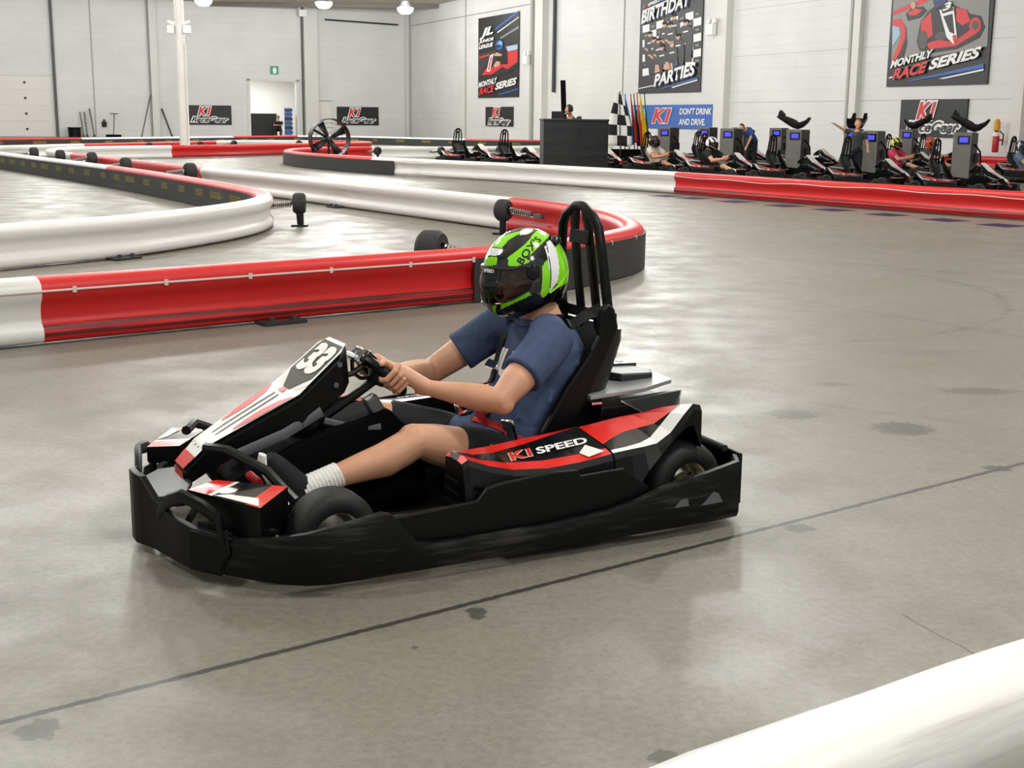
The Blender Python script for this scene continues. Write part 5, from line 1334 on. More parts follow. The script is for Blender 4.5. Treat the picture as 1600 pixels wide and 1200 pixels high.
    for s in (-1, 1):
        ribbon('shoulder_strap', [(-0.70, 0.13 * s, 0.675), (-0.64, 0.125 * s, 0.655), (-0.58, 0.115 * s, 0.645), (-0.52, 0.105 * s, 0.64), (-0.455, 0.095 * s, 0.57), (-0.41, 0.085 * s, 0.48), (-0.37, 0.07 * s, 0.39), (-0.31, 0.04 * s, 0.31), (-0.275, 0.02 * s, 0.265)], 0.023, 'belt_black')
        ribbon('lap_strap', [(-0.44, 0.20 * s, 0.17), (-0.36, 0.17 * s, 0.24), (-0.30, 0.10 * s, 0.265), (-0.265, 0.03 * s, 0.258)], 0.022, 'belt_red')
        mb = MB(); p, n = onto((-0.395, 0.085 * s, 0.46), 0.014); mb.box(p, (0.03, 0.085, 0.014), rot=Matrix.Rotation(0.9, 3, 'Y')); mb.build('strap_adjuster', 'chrome', har, bevel=0.003)
    p, n = onto((-0.325, 0.15, 0.275), 0.02)
    mb = MB(); mb.box(p, (0.022, 0.05, 0.085), rot=Matrix.Rotation(0.25, 3, 'Y') @ Matrix.Rotation(0.6, 3, 'Z')); mb.build('buckle', 'chrome', har, bevel=0.006)
    p, n = onto((-0.26, 0.08, 0.31), 0.012)
    mb = MB(); mb.box(p, (0.016, 0.05, 0.09), rot=Matrix.Rotation(0.3, 3, 'Y')); mb.build('strap_pad', 'belt_red', har, bevel=0.006)
    p, n = onto((-0.26, -0.10, 0.30), 0.012)
    mb = MB(); mb.box(p, (0.02, 0.03, 0.05), rot=Matrix.Rotation(0.3, 3, 'Y')); mb.build('buckle', 'chrome', har, bevel=0.006)
    return d
driver = make_driver()
tag(driver, 'person in a green, white and black helmet and navy t-shirt driving the foreground kart', 'person')
driver.location = kart.location; driver.rotation_euler = kart.rotation_euler
# ---------------------------------------------------------------- far side: parked karts, riders, charging cabinets
def recolor(o, mapping):
    for c in ALLKIDS(o) + [g for q in ALLKIDS(o) for g in ALLKIDS(q)]:
        if c.type != 'MESH': continue
        for sl in c.material_slots:
            for a, b in mapping.items():
                if c.name.startswith(a[0]) and sl.material and sl.material.name == a[1]:
                    sl.link = 'OBJECT'; sl.material = M[b]
mat('parked_white', 'e8e6e2', 0.3)
parked = copy_tree(kart, None, skip=('race_number', 'harness'))
parked['label'] = 'x'
recolor(parked, {('number_plate', 'kart_black'): 'parked_white'})
D45 = Vector((math.cos(math.radians(-45)), math.sin(math.radians(-45)), 0))
def park(tip, label, first=[True], rot=-45):
    o = parked if first[0] else copy_tree(parked); first[0] = False
    d_ = Vector((math.cos(math.radians(rot)), math.sin(math.radians(rot)), 0))
    o.location = Vector((tip[0], tip[1], 0)) - d_ * 0.76; o.rotation_euler = (0, 0, math.radians(rot))
    tag(o, label, 'kart', 'racing karts parked behind the long barrier'); return o
P1 = park((8.94, 23.37), 'parked kart at the right edge of the front row behind the red barrier')
P2 = park((7.83, 25.61), 'parked kart, second from the right in the front row')
P3 = park((6.73, 27.73), 'parked kart below the leftmost grey cabinet with a black seat on top')
P4 = park((5.44, 29.3), 'parked front row kart right of the blue banner, under the black and white helmet')
P5 = park((4.35, 31.6), 'parked kart directly under the blue banner')
P6 = park((2.75, 33.3), 'parked kart just right of the flags')
P7 = park((0.75, 34.3), 'parked kart left of the black counter')
Q1 = park((10.5, 32.0), 'back row kart with a rider in a yellow green helmet')
Q2 = park((8.6, 34.4), 'empty back row kart near the reaching child')
Q3 = park((12.6, 29.2), 'back row kart at the right edge with a rider in a dark helmet')
Q4 = park((11.75, 33.2), 'back row kart with a rider in an orange red helmet')
Q5 = park((5.95, 34.0), 'back row kart with a rider in a white helmet, below the banner text')
Q6 = park((7.0, 35.6), 'empty back row kart next to the bending person')
Q7 = park((-0.6, 36.4), 'parked kart farthest left, on the floor in front of the white barrier')
num = text('race_number', '14', 0.13, 'kart_black', frame((0.305, 0, 0.5475), (0, 1, 0), (-0.76, 0, 0.65)), P1, bold=0.05, shear=0.1)
mat('shirt_pink', 'c2365a', 0.85); mat('shirt_cream', 'cfc4b4', 0.85); mat('shirt_blue', '33508f', 0.85); mat('shirt_grey', '3c3d40', 0.85); mat('shirt_slate', '5f7187', 0.85)
mat('helmet_yellow', 'd8d85a', 0.2, coat=0.5); mat('helmet_orange', 'c8492c', 0.2, coat=0.5); mat('helmet_slate', '3a4c63', 0.2, coat=0.5); mat('helmet_maroon', '8a2430', 0.2, coat=0.5)
def rider(k, label, shirt, h0, h1, h2):
    o = copy_tree(driver, None, skip=('brow_lettering', 'helmet_lettering', 'chest_print', 'shorts_tag'))
    o.location = k.location; o.rotation_euler = k.rotation_euler
    recolor(o, {('t_shirt', 'cloth_navy'): shirt, ('neckband', 'cloth_navy'): shirt, ('helmet', 'helmet_black'): h0, ('helmet', 'helmet_green'): h1, ('helmet', 'helmet_white'): h2})
    tag(o, label, 'person'); return o
rider(Q1, 'person in a yellow green helmet and pink top sitting in a parked kart', 'shirt_pink', 'helmet_black', 'helmet_yellow', 'helmet_yellow')
rider(Q3, 'person in a dark blue helmet sitting in a kart at the right edge', 'shirt_slate', 'helmet_slate', 'helmet_black', 'helmet_white')
rider(Q4, 'person in an orange red helmet sitting between two grey cabinets', 'shirt_grey', 'helmet_orange', 'helmet_orange', 'helmet_maroon')
rider(Q5, 'person in a white and maroon helmet sitting in a kart below the banner', 'shirt_grey', 'helmet_maroon', 'helmet_white', 'helmet_white')
rider(P4, 'person in a black and white helmet sitting in a front row kart', 'cloth_black', 'helmet_black', 'helmet_white', 'helmet_white')
rider(P5, 'person in a cream shirt and black helmet sitting in the kart right of the flags', 'shirt_cream', 'helmet_black', 'helmet_black', 'helmet_maroon')

def figure(label, root, J, shirt, trousers, hair, cap=None, skin='skin', sc=1.0):
    """J: joint dict in metres around the figure's base"""
    o = empty('person', root)
    V = lambda k: Vector(J[k]) * sc
    mb = MB()
    mb.tube([V('pelvis'), V('pelvis').lerp(V('chest'), 0.5), V('chest'), V('neck')], [(0.11 * sc, 0.15 * sc), (0.10 * sc, 0.14 * sc), (0.11 * sc, 0.17 * sc), (0.05 * sc, 0.06 * sc)], 16, up=J.get('fwd', (0, -1, 0)))
    mb.capsule(V('neck'), V('head'), 0.05 * sc, 0.055 * sc); mb.blob(V('head') + Vector((0, 0, 0.02)) * sc, (0.082 * sc, 0.092 * sc, 0.112 * sc))
    f_ = Vector(J.get('fwd', (0, -1, 0))).normalized()
    mb.blob(V('head') + f_ * 0.095 * sc + Vector((0, 0, 0.0)), (0.014 * sc, 0.018 * sc, 0.02 * sc)); mb.blob(V('head') + f_ * 0.06 * sc - Vector((0, 0, 0.075 * sc)), (0.04 * sc, 0.04 * sc, 0.03 * sc))
    side = f_.cross(Vector((0, 0, 1)))
    for s in (-1, 1): mb.blob(V('head') + side * 0.085 * sc * s, (0.018 * sc, 0.02 * sc, 0.03 * sc))
    for s in ('l', 'r'):
        mb.tube([V('sh' + s), V('sh' + s).lerp(V('el' + s), 0.5), V('el' + s), V('wr' + s)], [0.052 * sc, 0.047 * sc, 0.042 * sc, 0.028 * sc], 12)
        mb.tube([V('hip' + s), V('hip' + s).lerp(V('kn' + s), 0.5), V('kn' + s), V('kn' + s).lerp(V('an' + s), 0.35), V('an' + s)], [0.085 * sc, 0.075 * sc, 0.055 * sc, 0.055 * sc, 0.035 * sc], 12)
        hd = (V('wr' + s) - V('el' + s)).normalized(); hs = hd.cross(Vector((0, 0, 1)))
        hs = hs.normalized() if hs.length > 0.1 else Vector((1, 0, 0))
        mb.blob(V('wr' + s) + hd * 0.05 * sc, (0.035 * sc, 0.035 * sc, 0.03 * sc))
    me = soft(mb, 0.014, 3); fb = MB()
    for s in ('l', 'r'):
        hd = (V('wr' + s) - V('el' + s)).normalized(); hs = hd.cross(Vector((0, 0, 1))); hs = hs.normalized() if hs.length > 0.1 else Vector((1, 0, 0))
        for q in range(4):
            b = V('wr' + s) + (hd * 0.07 + hs * (0.028 - 0.019 * q)) * sc
            fb.capsule(b, b + (hd * (0.055 + 0.01 * (q in (1, 2))) + Vector((0, 0, -0.02))) * sc, 0.009 * sc, 0.007 * sc, 6)
        b = V('wr' + s) + (hd * 0.03 + hs * 0.03) * sc; fb.capsule(b, b + (hd * 0.04 + hs * 0.03) * sc, 0.011 * sc, 0.008 * sc, 6)
    finish(join_mb(me, fb), 'body', skin, o)
    mb = MB()
    up_ = J.get('fwd', (0, -1, 0))
    mb.tube([V('pelvis') - (V('chest') - V('pelvis')) * 0.15, V('pelvis').lerp(V('chest'), 0.5), V('chest'), V('chest').lerp(V('neck'), 0.75)], [(0.125 * sc, 0.17 * sc), (0.118 * sc, 0.158 * sc), (0.128 * sc, 0.185 * sc), (0.07 * sc, 0.09 * sc)], 18, up=up_)
    for s in ('l', 'r'): mb.tube([V('sh' + s), V('sh' + s).lerp(V('el' + s), 0.35), V('sh' + s).lerp(V('el' + s), 0.7)], [0.07 * sc, 0.066 * sc, 0.062 * sc], 12)
    finish(soft(mb, 0.014, 3), 't_shirt', shirt, o)
    mb = MB(); mb.blob(V('pelvis'), (0.125 * sc, 0.165 * sc, 0.12 * sc))
    for s in ('l', 'r'): mb.tube([V('hip' + s), V('hip' + s).lerp(V('kn' + s), 0.5), V('kn' + s), V('kn' + s).lerp(V('an' + s), 0.9)], [0.10 * sc, 0.092 * sc, 0.075 * sc, 0.06 * sc], 12)
    finish(soft(mb, 0.014, 3), 'trousers', trousers, o)
    for s in ('l', 'r'):
        mb = MB(); a = V('an' + s); mb.blob(a + f_ * 0.06 * sc - Vector((0, 0, 0.035 * sc)), (0.045 * sc + abs(f_.x) * 0.08 * sc, 0.045 * sc + abs(f_.y) * 0.08 * sc, 0.05 * sc)); mb.build('shoe', 'cloth_black', o)
    mb = MB()
    h = V('head') + Vector((0, 0, 0.035)) * sc - f_ * 0.014 * sc
    mb.blob(h, (0.094 * sc, 0.104 * sc, 0.112 * sc))
    me = mb.build('hair' if not cap else 'cap', cap or hair, o); 
    bm = bmesh.new(); bm.from_mesh(me.data)
    bmesh.ops.delete(bm, geom=[v for v in bm.verts if (v.co - h).dot(f_) > 0.02 * sc and v.co.z < h.z + 0.045 * sc or v.co.z < h.z - 0.075 * sc], context='VERTS'); bm.to_mesh(me.data); bm.free()
    if cap: 
        mb = MB(); mb.blob(h + f_ * 0.12 * sc + Vector((0, 0, 0.04)) * sc, (0.07 * sc, 0.08 * sc, 0.012 * sc)); mb.build('cap_peak', cap, o)
    tag(o, label, 'person'); return o
STAND = dict(pelvis=(0, 0, 0.95), chest=(0, -0.02, 1.32), neck=(0, 0, 1.46), head=(0, -0.03, 1.62), shl=(0.19, 0, 1.40), shr=(-0.19, 0, 1.40), ell=(0.24, -0.08, 1.12), elr=(-0.24, -0.08, 1.12), wrl=(0.15, -0.32, 1.10), wrr=(-0.15, -0.32, 1.10),
             hipl=(0.09, 0, 0.92), hipr=(-0.09, 0, 0.92), knl=(0.1, -0.02, 0.5), knr=(-0.1, -0.02, 0.5), anl=(0.1, 0.02, 0.09), anr=(-0.1, 0.02, 0.09))
figure('person with dark hair hunched over behind the black counter', (1.36, 31.75, 0), dict(STAND, chest=(0, -0.1, 1.28), neck=(-0.02, -0.2, 1.40), head=(-0.06, -0.3, 1.52), shl=(0.19, -0.12, 1.37), shr=(-0.19, -0.12, 1.37), ell=(0.26, -0.2, 1.14), elr=(-0.26, -0.2, 1.14), wrl=(0.12, -0.3, 1.13), wrr=(-0.14, -0.3, 1.13), fwd=(-0.95, 0.3, 0)), 'shirt_grey', 'cloth_black', 'hair_dark')
figure('child with blond hair in a dark top standing between the karts with an arm raised', (7.38, 28.1, 0), dict(STAND, shr=(-0.19, 0, 1.40), elr=(-0.42, 0.0, 1.50), wrr=(-0.64, -0.05, 1.62), ell=(0.28, -0.05, 1.14), wrl=(0.26, -0.22, 0.98)), 'shirt_grey', 'cloth_black', 'hair_blond', sc=0.78)
figure('person in a blue top bending over a kart right of the banner', (6.35, 34.9, 0), dict(STAND, chest=(-0.18, -0.18, 1.18), neck=(-0.28, -0.26, 1.23), head=(-0.38, -0.32, 1.24), shl=(-0.02, -0.28, 1.2), shr=(-0.3, -0.1, 1.2), ell=(-0.1, -0.35, 0.95), elr=(-0.4, -0.2, 0.95), wrl=(-0.2, -0.42, 0.75), wrr=(-0.42, -0.3, 0.75), fwd=(-0.7, -0.7, 0)), 'shirt_blue', 'cloth_black', 'hair_dark', sc=0.9)
SIT = dict(pelvis=(0, 0, 0.5), chest=(0, -0.12, 0.86), neck=(0, -0.14, 1.0), head=(0, -0.18, 1.15), shl=(0.19, -0.12, 0.94), shr=(-0.19, -0.12, 0.94), ell=(0.25, -0.25, 0.70), elr=(-0.25, -0.25, 0.70), wrl=(0.08, -0.42, 0.72), wrr=(-0.08, -0.42, 0.72),
           hipl=(0.1, -0.02, 0.48), hipr=(-0.1, -0.02, 0.48), knl=(0.16, -0.42, 0.5), knr=(-0.16, -0.42, 0.5), anl=(0.16, -0.45, 0.09), anr=(-0.16, -0.45, 0.09))
bp = WL(8.3, 0, -1.0)
figure('person in black clothes and a cap sitting in the open doorway', bp, {k_: Vector(v) for k_, v in SIT.items()}, 'cloth_black', 'cloth_black', 'hair_dark', cap='cloth_black', sc=1.05)
st = empty('stool', bp)
mb = MB(); mb.box((0, 0.02, 0.39), (0.4, 0.4, 0.05)); mb.build('stool_seat', 'black_matte', st, bevel=0.01)
for x in (-0.16, 0.16):
    for y in (-0.14, 0.18): mb = MB(); mb.tube([(x, y, 0), (x, y, 0.38)], 0.02, 6); mb.build('leg', 'steel_dark', st)
tag(st, 'dark stool under the person sitting in the doorway', 'stool')

# charging cabinets
def make_cabinet():
    r = empty('charging_cabinet')
    mb = MB(); mb.box((0, 0, 0.58), (0.36, 0.62, 1.10)); mb.build('cabinet_body', 'kiosk_grey', r, bevel=0.01)
    mb = MB(); mb.box((0.185, 0, 0.60), (0.02, 0.58, 1.02)); mb.build('side_panel', 'kiosk_black', r, bevel=0.004)
    mb = MB(); mb.box((0, 0, 0.02), (0.34, 0.6, 0.04)); mb.build('plinth', 'kiosk_black', r)
    mb = MB(); mb.box((0.03, -0.312, 0.98), (0.24, 0.012, 0.17)); b = mb.build('screen_bezel', 'black_gloss', r)
    mb = MB(); mb.box((0.03, -0.32, 0.985), (0.16, 0.006, 0.10)); mb.build('screen', 'screen_blue', b)
    mb = MB(); mb.tube([(0.2, -0.1, 0.9), (0.33, -0.12, 0.75), (0.36, -0.1, 0.45), (0.28, -0.05, 0.2), (0.2, 0.0, 0.35)], 0.018, 8); mb.build('charging_cable', 'black_matte', r)
    mb = MB(); mb.box((0.23, 0.1, 0.62), (0.08, 0.16, 0.2)); mb.build('socket', 'dark_grey', r, bevel=0.01)
    return r
cab0 = make_cabinet(); seat_mesh = [o for o in COL.objects if o.name.startswith('seat') and o.parent == kart and o.type == 'MESH'][0].data
def spare_seat(loc, rz, pitch, label):
    r = empty('spare_seat', loc); r.rotation_euler = (0, pitch, rz)
    Rm = Matrix.Rotation(pitch, 3, 'Y'); zmin = min((Rm @ (v.co + Vector((0.42, 0, -0.07)))).z for v in seat_mesh.vertices); r.location.z = 1.135 - zmin
    o = link('seat_shell', seat_mesh.copy(), r); o.location = (0.42, 0, -0.07)
    for s in (-1, 1):
        mb = MB(); mb.prism([(-0.16, 0.48), (-0.18, 0.62), (-0.28, 0.56), (-0.26, 0.42)], lambda x, z, t: (x, s * t, z), 0.11, 0.2); mb.build('shoulder_wing', 'black_plastic', r, smooth=0, bevel=0.01)
    tag(r, label, 'kart seat', 'spare black seats on the cabinets'); return r
CABS = [((9.20, 26.6), 'rightmost grey charging cabinet with a blue screen, under a black seat'), ((7.95, 28.9), 'grey charging cabinet right of the blond child'), ((6.65, 30.6), 'grey charging cabinet under the leftmost black seat'),
        ((5.40, 32.5), 'grey charging cabinet just right of the banner, nearer than its neighbours'), ((4.15, 35.2), 'leftmost grey charging cabinet, below the logo on the banner'), ((10.75, 35.6), 'grey charging cabinet in the back row beneath the large black sign'),
        ((5.5, 37.2), 'grey charging cabinet below the right end of the banner'), ((6.6, 37.9), 'dark charging cabinet against the wall right of the banner'), ((7.5, 37.0), 'charging cabinet by the wall, left of the tall empty wall space'), ((9.25, 35.6), 'charging cabinet behind the blond child'), ((13.3, 30.6), 'charging cabinet cut off by the right edge of the photo')]
for i, (p, lb) in enumerate(CABS):
    o = cab0 if i == 0 else copy_tree(cab0)
    o.location = (p[0], p[1], 0); o.rotation_euler = (0, 0, math.radians(-30)); tag(o, lb, 'cabinet', 'grey charging cabinets between the karts')
spare_seat((9.45, 26.5, 1.16), math.radians(-20), math.radians(-36), 'black spare seat on the rightmost grey cabinet')
spare_seat((6.75, 30.6, 1.16), math.radians(-18), math.radians(-38), 'leftmost black spare seat on a grey cabinet')
spare_seat((9.25, 35.6, 1.16), math.radians(-120), math.radians(-40), 'black spare seat behind the blond child')
spare_seat((10.75, 35.6, 1.16), math.radians(170), math.radians(-38), 'black spare seat covering the start of the large sign lettering')

# race desk, board, flags
r = empty('counter', (1.41, 30.9, 0)); r.scale = (0.87, 0.9, 1); r.rotation_euler = (0, 0, math.radians(8))
for i in range(5):
    mb = MB(); mb.prism([(-0.13, 0), (0.13, 0.0), (0.105, 0.02), (-0.1, 0.02)], lambda x, y, t: (t, -0.30 + y, 0.14 + 0.26 * i + x), -0.88, 0.88); mb.build('front_board', 'counter_black', r, smooth=0, bevel=0.004)
mb = MB(); mb.box((0, 0, 0.64), (1.78, 0.6, 1.28)); mb.build('counter_body', 'counter_black', r)
mb = MB(); mb.box((0, 0, 1.30), (1.82, 0.66, 0.04)); mb.build('counter_top', 'counter_black', r, bevel=0.006)
tag(r, 'black slatted counter standing behind the long white barrier', 'counter')
r = empty('laptop', (1.02, 31.0, 1.32)); mb = MB(); mb.box((0, 0, 0.008), (0.3, 0.22, 0.016)); mb.build('laptop_base', 'dark_grey', r); mb = MB(); mb.box((0, -0.1, 0.09), (0.3, 0.012, 0.17), rot=Matrix.Rotation(0.2, 3, 'X')); mb.build('laptop_lid', 'dark_grey', r)
tag(r, 'small dark laptop open on the left of the black counter', 'laptop')
r = empty('signal_post', (1.43, 38.4, 0)); mb = MB(); mb.box((0, 0, 1.8), (0.15, 0.1, 1.25), rot=Matrix.Rotation(-0.05, 3, 'Y')); mb.build('post_head', 'black_matte', r); mb = MB(); mb.tube([(0.05, 0, 0), (0.03, 0, 1.25)], 0.05, 8); mb.build('post_stand', 'black_matte', r)
tag(r, 'tall narrow black post standing behind the person at the counter', 'post')
# checkered cloth
m = bpy.data.materials.new('checker_cloth'); m.use_nodes = True; nt = m.node_tree; b = nt.nodes['Principled BSDF']; b.inputs['Roughness'].default_value = 0.8
uvn = nt.nodes.new('ShaderNodeUVMap'); ck = nt.nodes.new('ShaderNodeTexChecker'); ck.inputs['Scale'].default_value = 5; ck.inputs[1].default_value = (*hexc('161616'), 1); ck.inputs[2].default_value = (*hexc('ecebe6'), 1)
nt.links.new(uvn.outputs[0], ck.inputs['Vector']); nt.links.new(ck.outputs['Color'], b.inputs['Base Color']); M['checker_cloth'] = m
def flag(x, y, lean, wd, top, bot, m_, label, k, shift=0.0):
    r = empty('flag', (x, y, 0))
    dx = Vector((-math.sin(lean), 0, math.cos(lean)))
    mb = MB(); mb.tube([(0, 0, 0.2), tuple(dx * top)], 0.014, 8); mb.build('flag_pole', 'steel_dark', r)
    vs = []; fs = []; nu, nv = 10, 14
    for j in range(nv + 1):
        t = j / nv; base = dx * (top - (top - bot) * t); w_ = wd * (0.25 + 0.75 * min(1, t * 1.6))
        for i in range(nu + 1):
            u_ = i / nu
            vs.append(base + Vector((w_ * (u_ - (0.5 if k == 0 else 0.0)) - 0.01, -0.02 - 0.05 * math.sin(u_ * 9 + k) * min(1, t * 2), -0.12 * u_ * (1 - t))))
    for j in range(nv):
        for i in range(nu): a = j * (nu + 1) + i; fs.append((a, a + 1, a + nu + 2, a + nu + 1))
    mb = MB(); mb.add(vs, fs); o = mb.build('flag_cloth', m_, r, smooth=80)
    sm = o.modifiers.new('thick', 'SOLIDIFY'); sm.thickness = 0.006
    uvl = o.data.uv_layers.new(name='UVMap')
    for lp in o.data.loops:
        j, i = divmod(lp.vertex_index, nu + 1); uvl.data[lp.index].uv = (0.5 * i / nu, j / nv)
    tag(r, label, 'flag', 'race flags in the holder beside the counter')
FL = [(2.82, 0.03, 0.66, 2.06, 0.62, 'checker_cloth', 'black and white checkered flag beside the black counter'), (3.00, 0.11, 0.14, 2.04, 0.6, 'flag_white', 'white flag hanging right of the checkered flag'),
      (3.12, 0.10, 0.16, 2.0, 0.65, 'flag_blue', 'blue flag hanging among the race flags'), (3.26, 0.09, 0.10, 2.0, 0.7, 'flag_red', 'red flag hanging right of the blue flag'),
      (3.35, 0.09, 0.10, 2.02, 0.62, 'flag_black', 'black flag hanging between the red and the orange flags'), (3.44, 0.09, 0.09, 2.06, 0.6, 'flag_orange', 'orange flag tucked beside the yellow flag'),
      (3.52, 0.09, 0.14, 2.04, 0.62, 'flag_yellow', 'yellow flag hanging near the right of the race flags'), (3.65, 0.09, 0.06, 2.08, 0.7, 'flag_green', 'green flag at the right end of the race flags')]
for i, f_ in enumerate(FL): flag(f_[0] + 0.05, 35.32 + 0.05 * i if i else 35.15, *f_[1:], i)
r = empty('flag_holder', (3.1, 35.45, 0)); mb = MB(); mb.box((0, 0, 0.28), (1.1, 0.25, 0.5)); mb.build('holder_box', 'black_matte', r, bevel=0.01); mb = MB(); mb.box((0, 0, 0.02), (1.2, 0.35, 0.04)); mb.build('holder_base', 'black_matte', r)
tag(r, 'low black box holding the race flags beside the counter', 'flag holder')

# drum fan
r = empty('drum_fan', (-5.3, 37.3, 0)); r.rotation_euler = (0, 0, math.radians(22))
ax_ = Vector((0, -1, 0)); c_ = Vector((0, 0, 0.70))
mb = MB(); mb.lathe([(0.55, -0.22), (0.57, -0.22), (0.57, 0.22), (0.55, 0.22), (0.54, 0.0), (0.55, -0.22)], c_, ax_, 40); mb.build('fan_drum', 'black_plastic', r)
for k_ in range(4):
    a = math.pi / 2 * k_ + 0.5
    u1 = Vector((math.cos(a), 0, math.sin(a))); u2 = Vector((-math.sin(a), 0, math.cos(a)))
    mb = MB(); mb.poly([c_ + u1 * 0.08 + u2 * 0.05 + ax_ * 0.05, c_ + u1 * 0.5 + u2 * 0.13 + ax_ * 0.08, c_ + u1 * 0.5 - u2 * 0.10 - ax_ * 0.05, c_ + u1 * 0.08 - u2 * 0.05 - ax_ * 0.05])
    o = mb.build('fan_blade', 'steel_dark', r); sm = o.modifiers.new('t', 'SOLIDIFY'); sm.thickness = 0.012
mb = MB(); mb.lathe([(0.001, 0.14), (0.07, 0.12), (0.08, -0.2), (0.001, -0.22)], c_, ax_, 16); mb.build('fan_motor', 'steel_dark', r)
for k_ in range(3):
    a = 2 * math.pi * k_ / 3 + 0.52; u1 = Vector((math.cos(a), 0, math.sin(a)))
    mb = MB(); mb.tube([c_ - ax_ * 0.1, c_ + u1 * 0.55 - ax_ * 0.1], [(0.012, 0.035)] * 2, 8, up=ax_); mb.build('motor_strut', 'black_metal', r)
for q, rr in enumerate((0.18, 0.32, 0.45)):
    for fr_ in (0.21, -0.21):
        mb = MB(); mb.tube([c_ + ax_ * fr_ + Vector((math.cos(t), 0, math.sin(t))) * rr for t in [2 * math.pi * j / 36 for j in range(36)]], 0.004, 5, close=True); mb.build('guard_ring', 'steel_dark', r)
for s in (-1, 1):
    mb = MB(); mb.tube([(0.5 * s, 0, 0.5), (0.5 * s, 0, 0.08), (0.5 * s, -0.25, 0.03), (0.5 * s, 0.25, 0.03)], 0.025, 8); mb.build('fan_stand', 'black_metal', r)
tag(r, 'large black drum fan standing inside the red tipped barrier', 'fan')

# things along the back wall
def pole(u0, z0, u1, z1, rad, m_, label, off=0.12):
    r = empty('pole', WL(u0, 0, 0.5)); mb = MB()
    mb.tube([WL(u0, z0, 0.55) - r.location, WL(u1, z1, off) - r.location], rad, 8); mb.build('pole_shaft', m_, r)
    mb = MB(); mb.lathe([(rad * 1.5, 0), (rad * 1.5, 0.08), (rad, 0.1)], WL(u0, z0, 0.55) - r.location, (0, 0, 1), 8); mb.build('pole_end', 'steel_dark', r)
    tag(r, label, 'pole', 'poles leaning on the back wall')
pole(20.3, 0.02, 20.4, 1.45, 0.035, 'kiosk_grey', 'grey pole standing just right of the dark bin')
pole(20.1, 0.02, 20.15, 1.45, 0.045, 'kiosk_grey', 'grey pole between the bin and the tallest pole')
pole(19.7, 0.02, 19.85, 1.65, 0.045, 'kiosk_grey', 'tallest of the grey poles leaning by the bin')
pole(17.0, 0.02, 16.3, 2.5, 0.03, 'steel_dark', 'thin dark rod leaning left of the wall pilaster')
pole(15.2, 0.02, 15.7, 1.7, 0.05, 'steel_dark', 'dark bar leaning right of the wall pilaster')
r = empty('bin', WL(20.8, 0, 0.6)); mb = MB()
mb.lathe([(0.34, 0), (0.36, 0.5), (0.39, 0.52), (0.36, 0.53), (0.33, 0.05), (0.001, 0.05)], (0, 0, 0), (0, 0, 1), 16); mb.build('bin_body', 'black_plastic', r)
mb = MB(); mb.lathe([(0.40, 0.5), (0.41, 0.53), (0.40, 0.56)], (0, 0, 0), (0, 0, 1), 16); mb.build('bin_rim', 'black_plastic', r)
tag(r, 'dark bin at the foot of the back wall right of the dock door', 'bin')
r = empty('push_broom', WL(18.6, 0, 0.5)); mb = MB(); mb.tube([(0, 0, 0.1), (0.1, 0, 1.35)], 0.025, 8); mb.build('broom_handle', 'steel_dark', r); mb = MB(); mb.box((0, 0, 0.08), (0.9, 0.12, 0.14)); mb.build('broom_head', 'black_matte', r, bevel=0.02); mb = MB(); mb.box((0.1, 0, 1.36), (0.5, 0.05, 0.05)); mb.build('handle_bar', 'steel_dark', r)
tag(r, 'push broom with a crossbar standing by the back wall', 'broom')
r = empty('wall_box', WL(19.05, 0.75, 0.12)); mb = MB(); mb.box((0, 0, 0), (0.25, 0.12, 0.3)); mb.build('box_body', 'kiosk_black', r); mb = MB(); mb.box((0, 0, 0.22), (0.1, 0.08, 0.12)); mb.build('box_plug', 'steel_dark', r)
tag(r, 'small dark electrical box on the back wall near the push broom', 'electrical box')
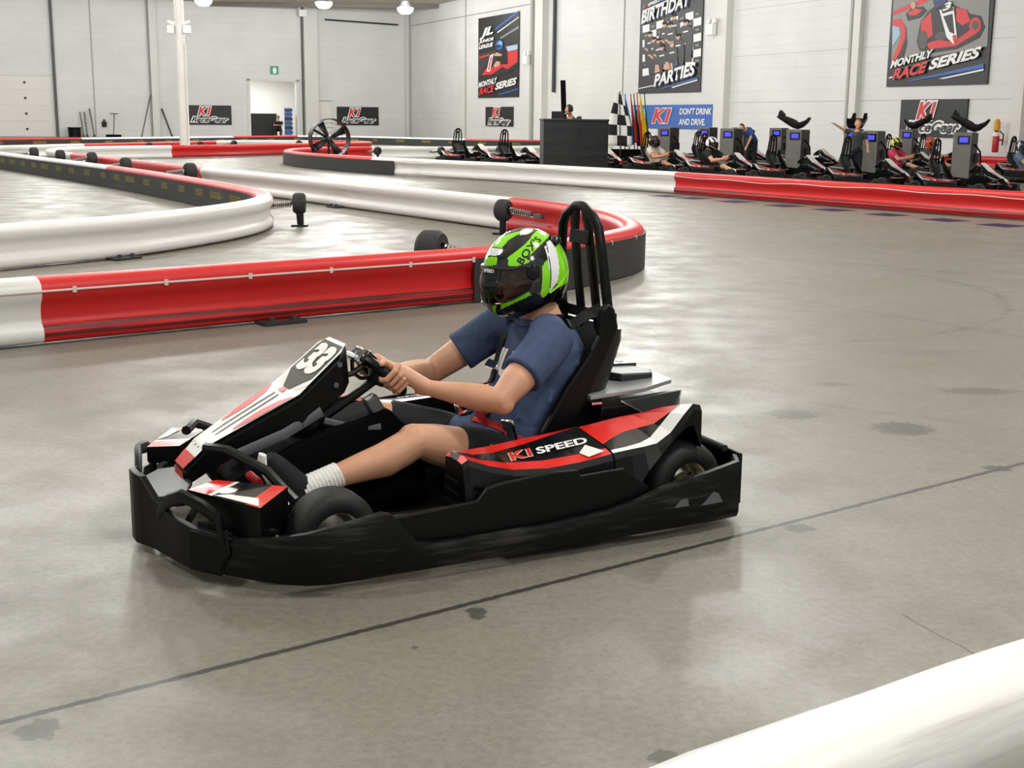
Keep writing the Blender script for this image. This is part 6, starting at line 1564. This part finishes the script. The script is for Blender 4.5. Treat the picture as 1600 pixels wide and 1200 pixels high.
# in the doorway: dark partition and rack of blue bins
r = empty('partition', WL(9.3, 0, -1.6)); r.rotation_euler = (0, 0, math.atan2(-LD.y, -LD.x)); mb = MB(); mb.box((0, 0, 0.72), (2.0, 0.08, 1.44)); mb.build('partition_panel', 'kiosk_black', r); mb = MB(); mb.box((0, 0, 1.45), (2.04, 0.12, 0.04)); mb.build('partition_cap', 'dark_grey', r)
tag(r, 'dark partition panel inside the open doorway', 'partition')
r = empty('bin_rack', WL(7.75, 0, -0.7)); r.rotation_euler = (0, 0, math.atan2(-LD.y, -LD.x))
mb = MB(); mb.box((0, 0.12, 0.95), (0.5, 0.04, 1.9)); mb.build('rack_back', 'door_white', r)
for k_ in range(6): mb = MB(); mb.prism([(0.1, 0), (-0.16, 0.02), (-0.16, 0.16), (0.1, 0.22)], lambda x, z, t: (t, x, 0.2 + 0.28 * k_ + z), -0.23, 0.23); mb.build('storage_bin', 'sign_navy' if k_ % 2 else 'sign_blue', r, smooth=0)
tag(r, 'rack of blue storage bins at the right of the open doorway', 'rack')
# fire extinguisher on the right wall
r = empty('fire_extinguisher', WR(52.15, 0, 0.32))
mb = MB(); mb.lathe([(0.001, 0.50), (0.085, 0.50), (0.095, 0.55), (0.095, 1.0), (0.07, 1.08), (0.03, 1.12), (0.001, 1.12)], (0, 0, 0), (0, 0, 1), 20); mb.build('cylinder', 'ext_red', r)
mb = MB(); mb.lathe([(0.097, 0.96), (0.097, 1.02), (0.075, 1.07)], (0, 0, 0), (0, 0, 1), 20); mb.build('label_band', 'box_white', r)
mb = MB(); mb.lathe([(0.001, 1.1), (0.09, 1.12), (0.095, 1.34), (0.06, 1.43), (0.001, 1.44)], (0, 0, 0), (0, 0, 1), 16); mb.build('cover_cap', 'ext_yellow', r)
mb = MB(); mb.tube([(0.05, -0.1, 1.1), (0.17, -0.1, 1.0), (0.16, -0.08, 0.7)], 0.018, 8); mb.build('hose', 'black_matte', r)
mb = MB(); mb.box((0.08, 0.06, 0.85), (0.2, 0.2, 0.05)); mb.build('bracket', 'ext_red', r)
tag(r, 'red fire extinguisher with a yellow top on the wall at the far right', 'fire extinguisher')
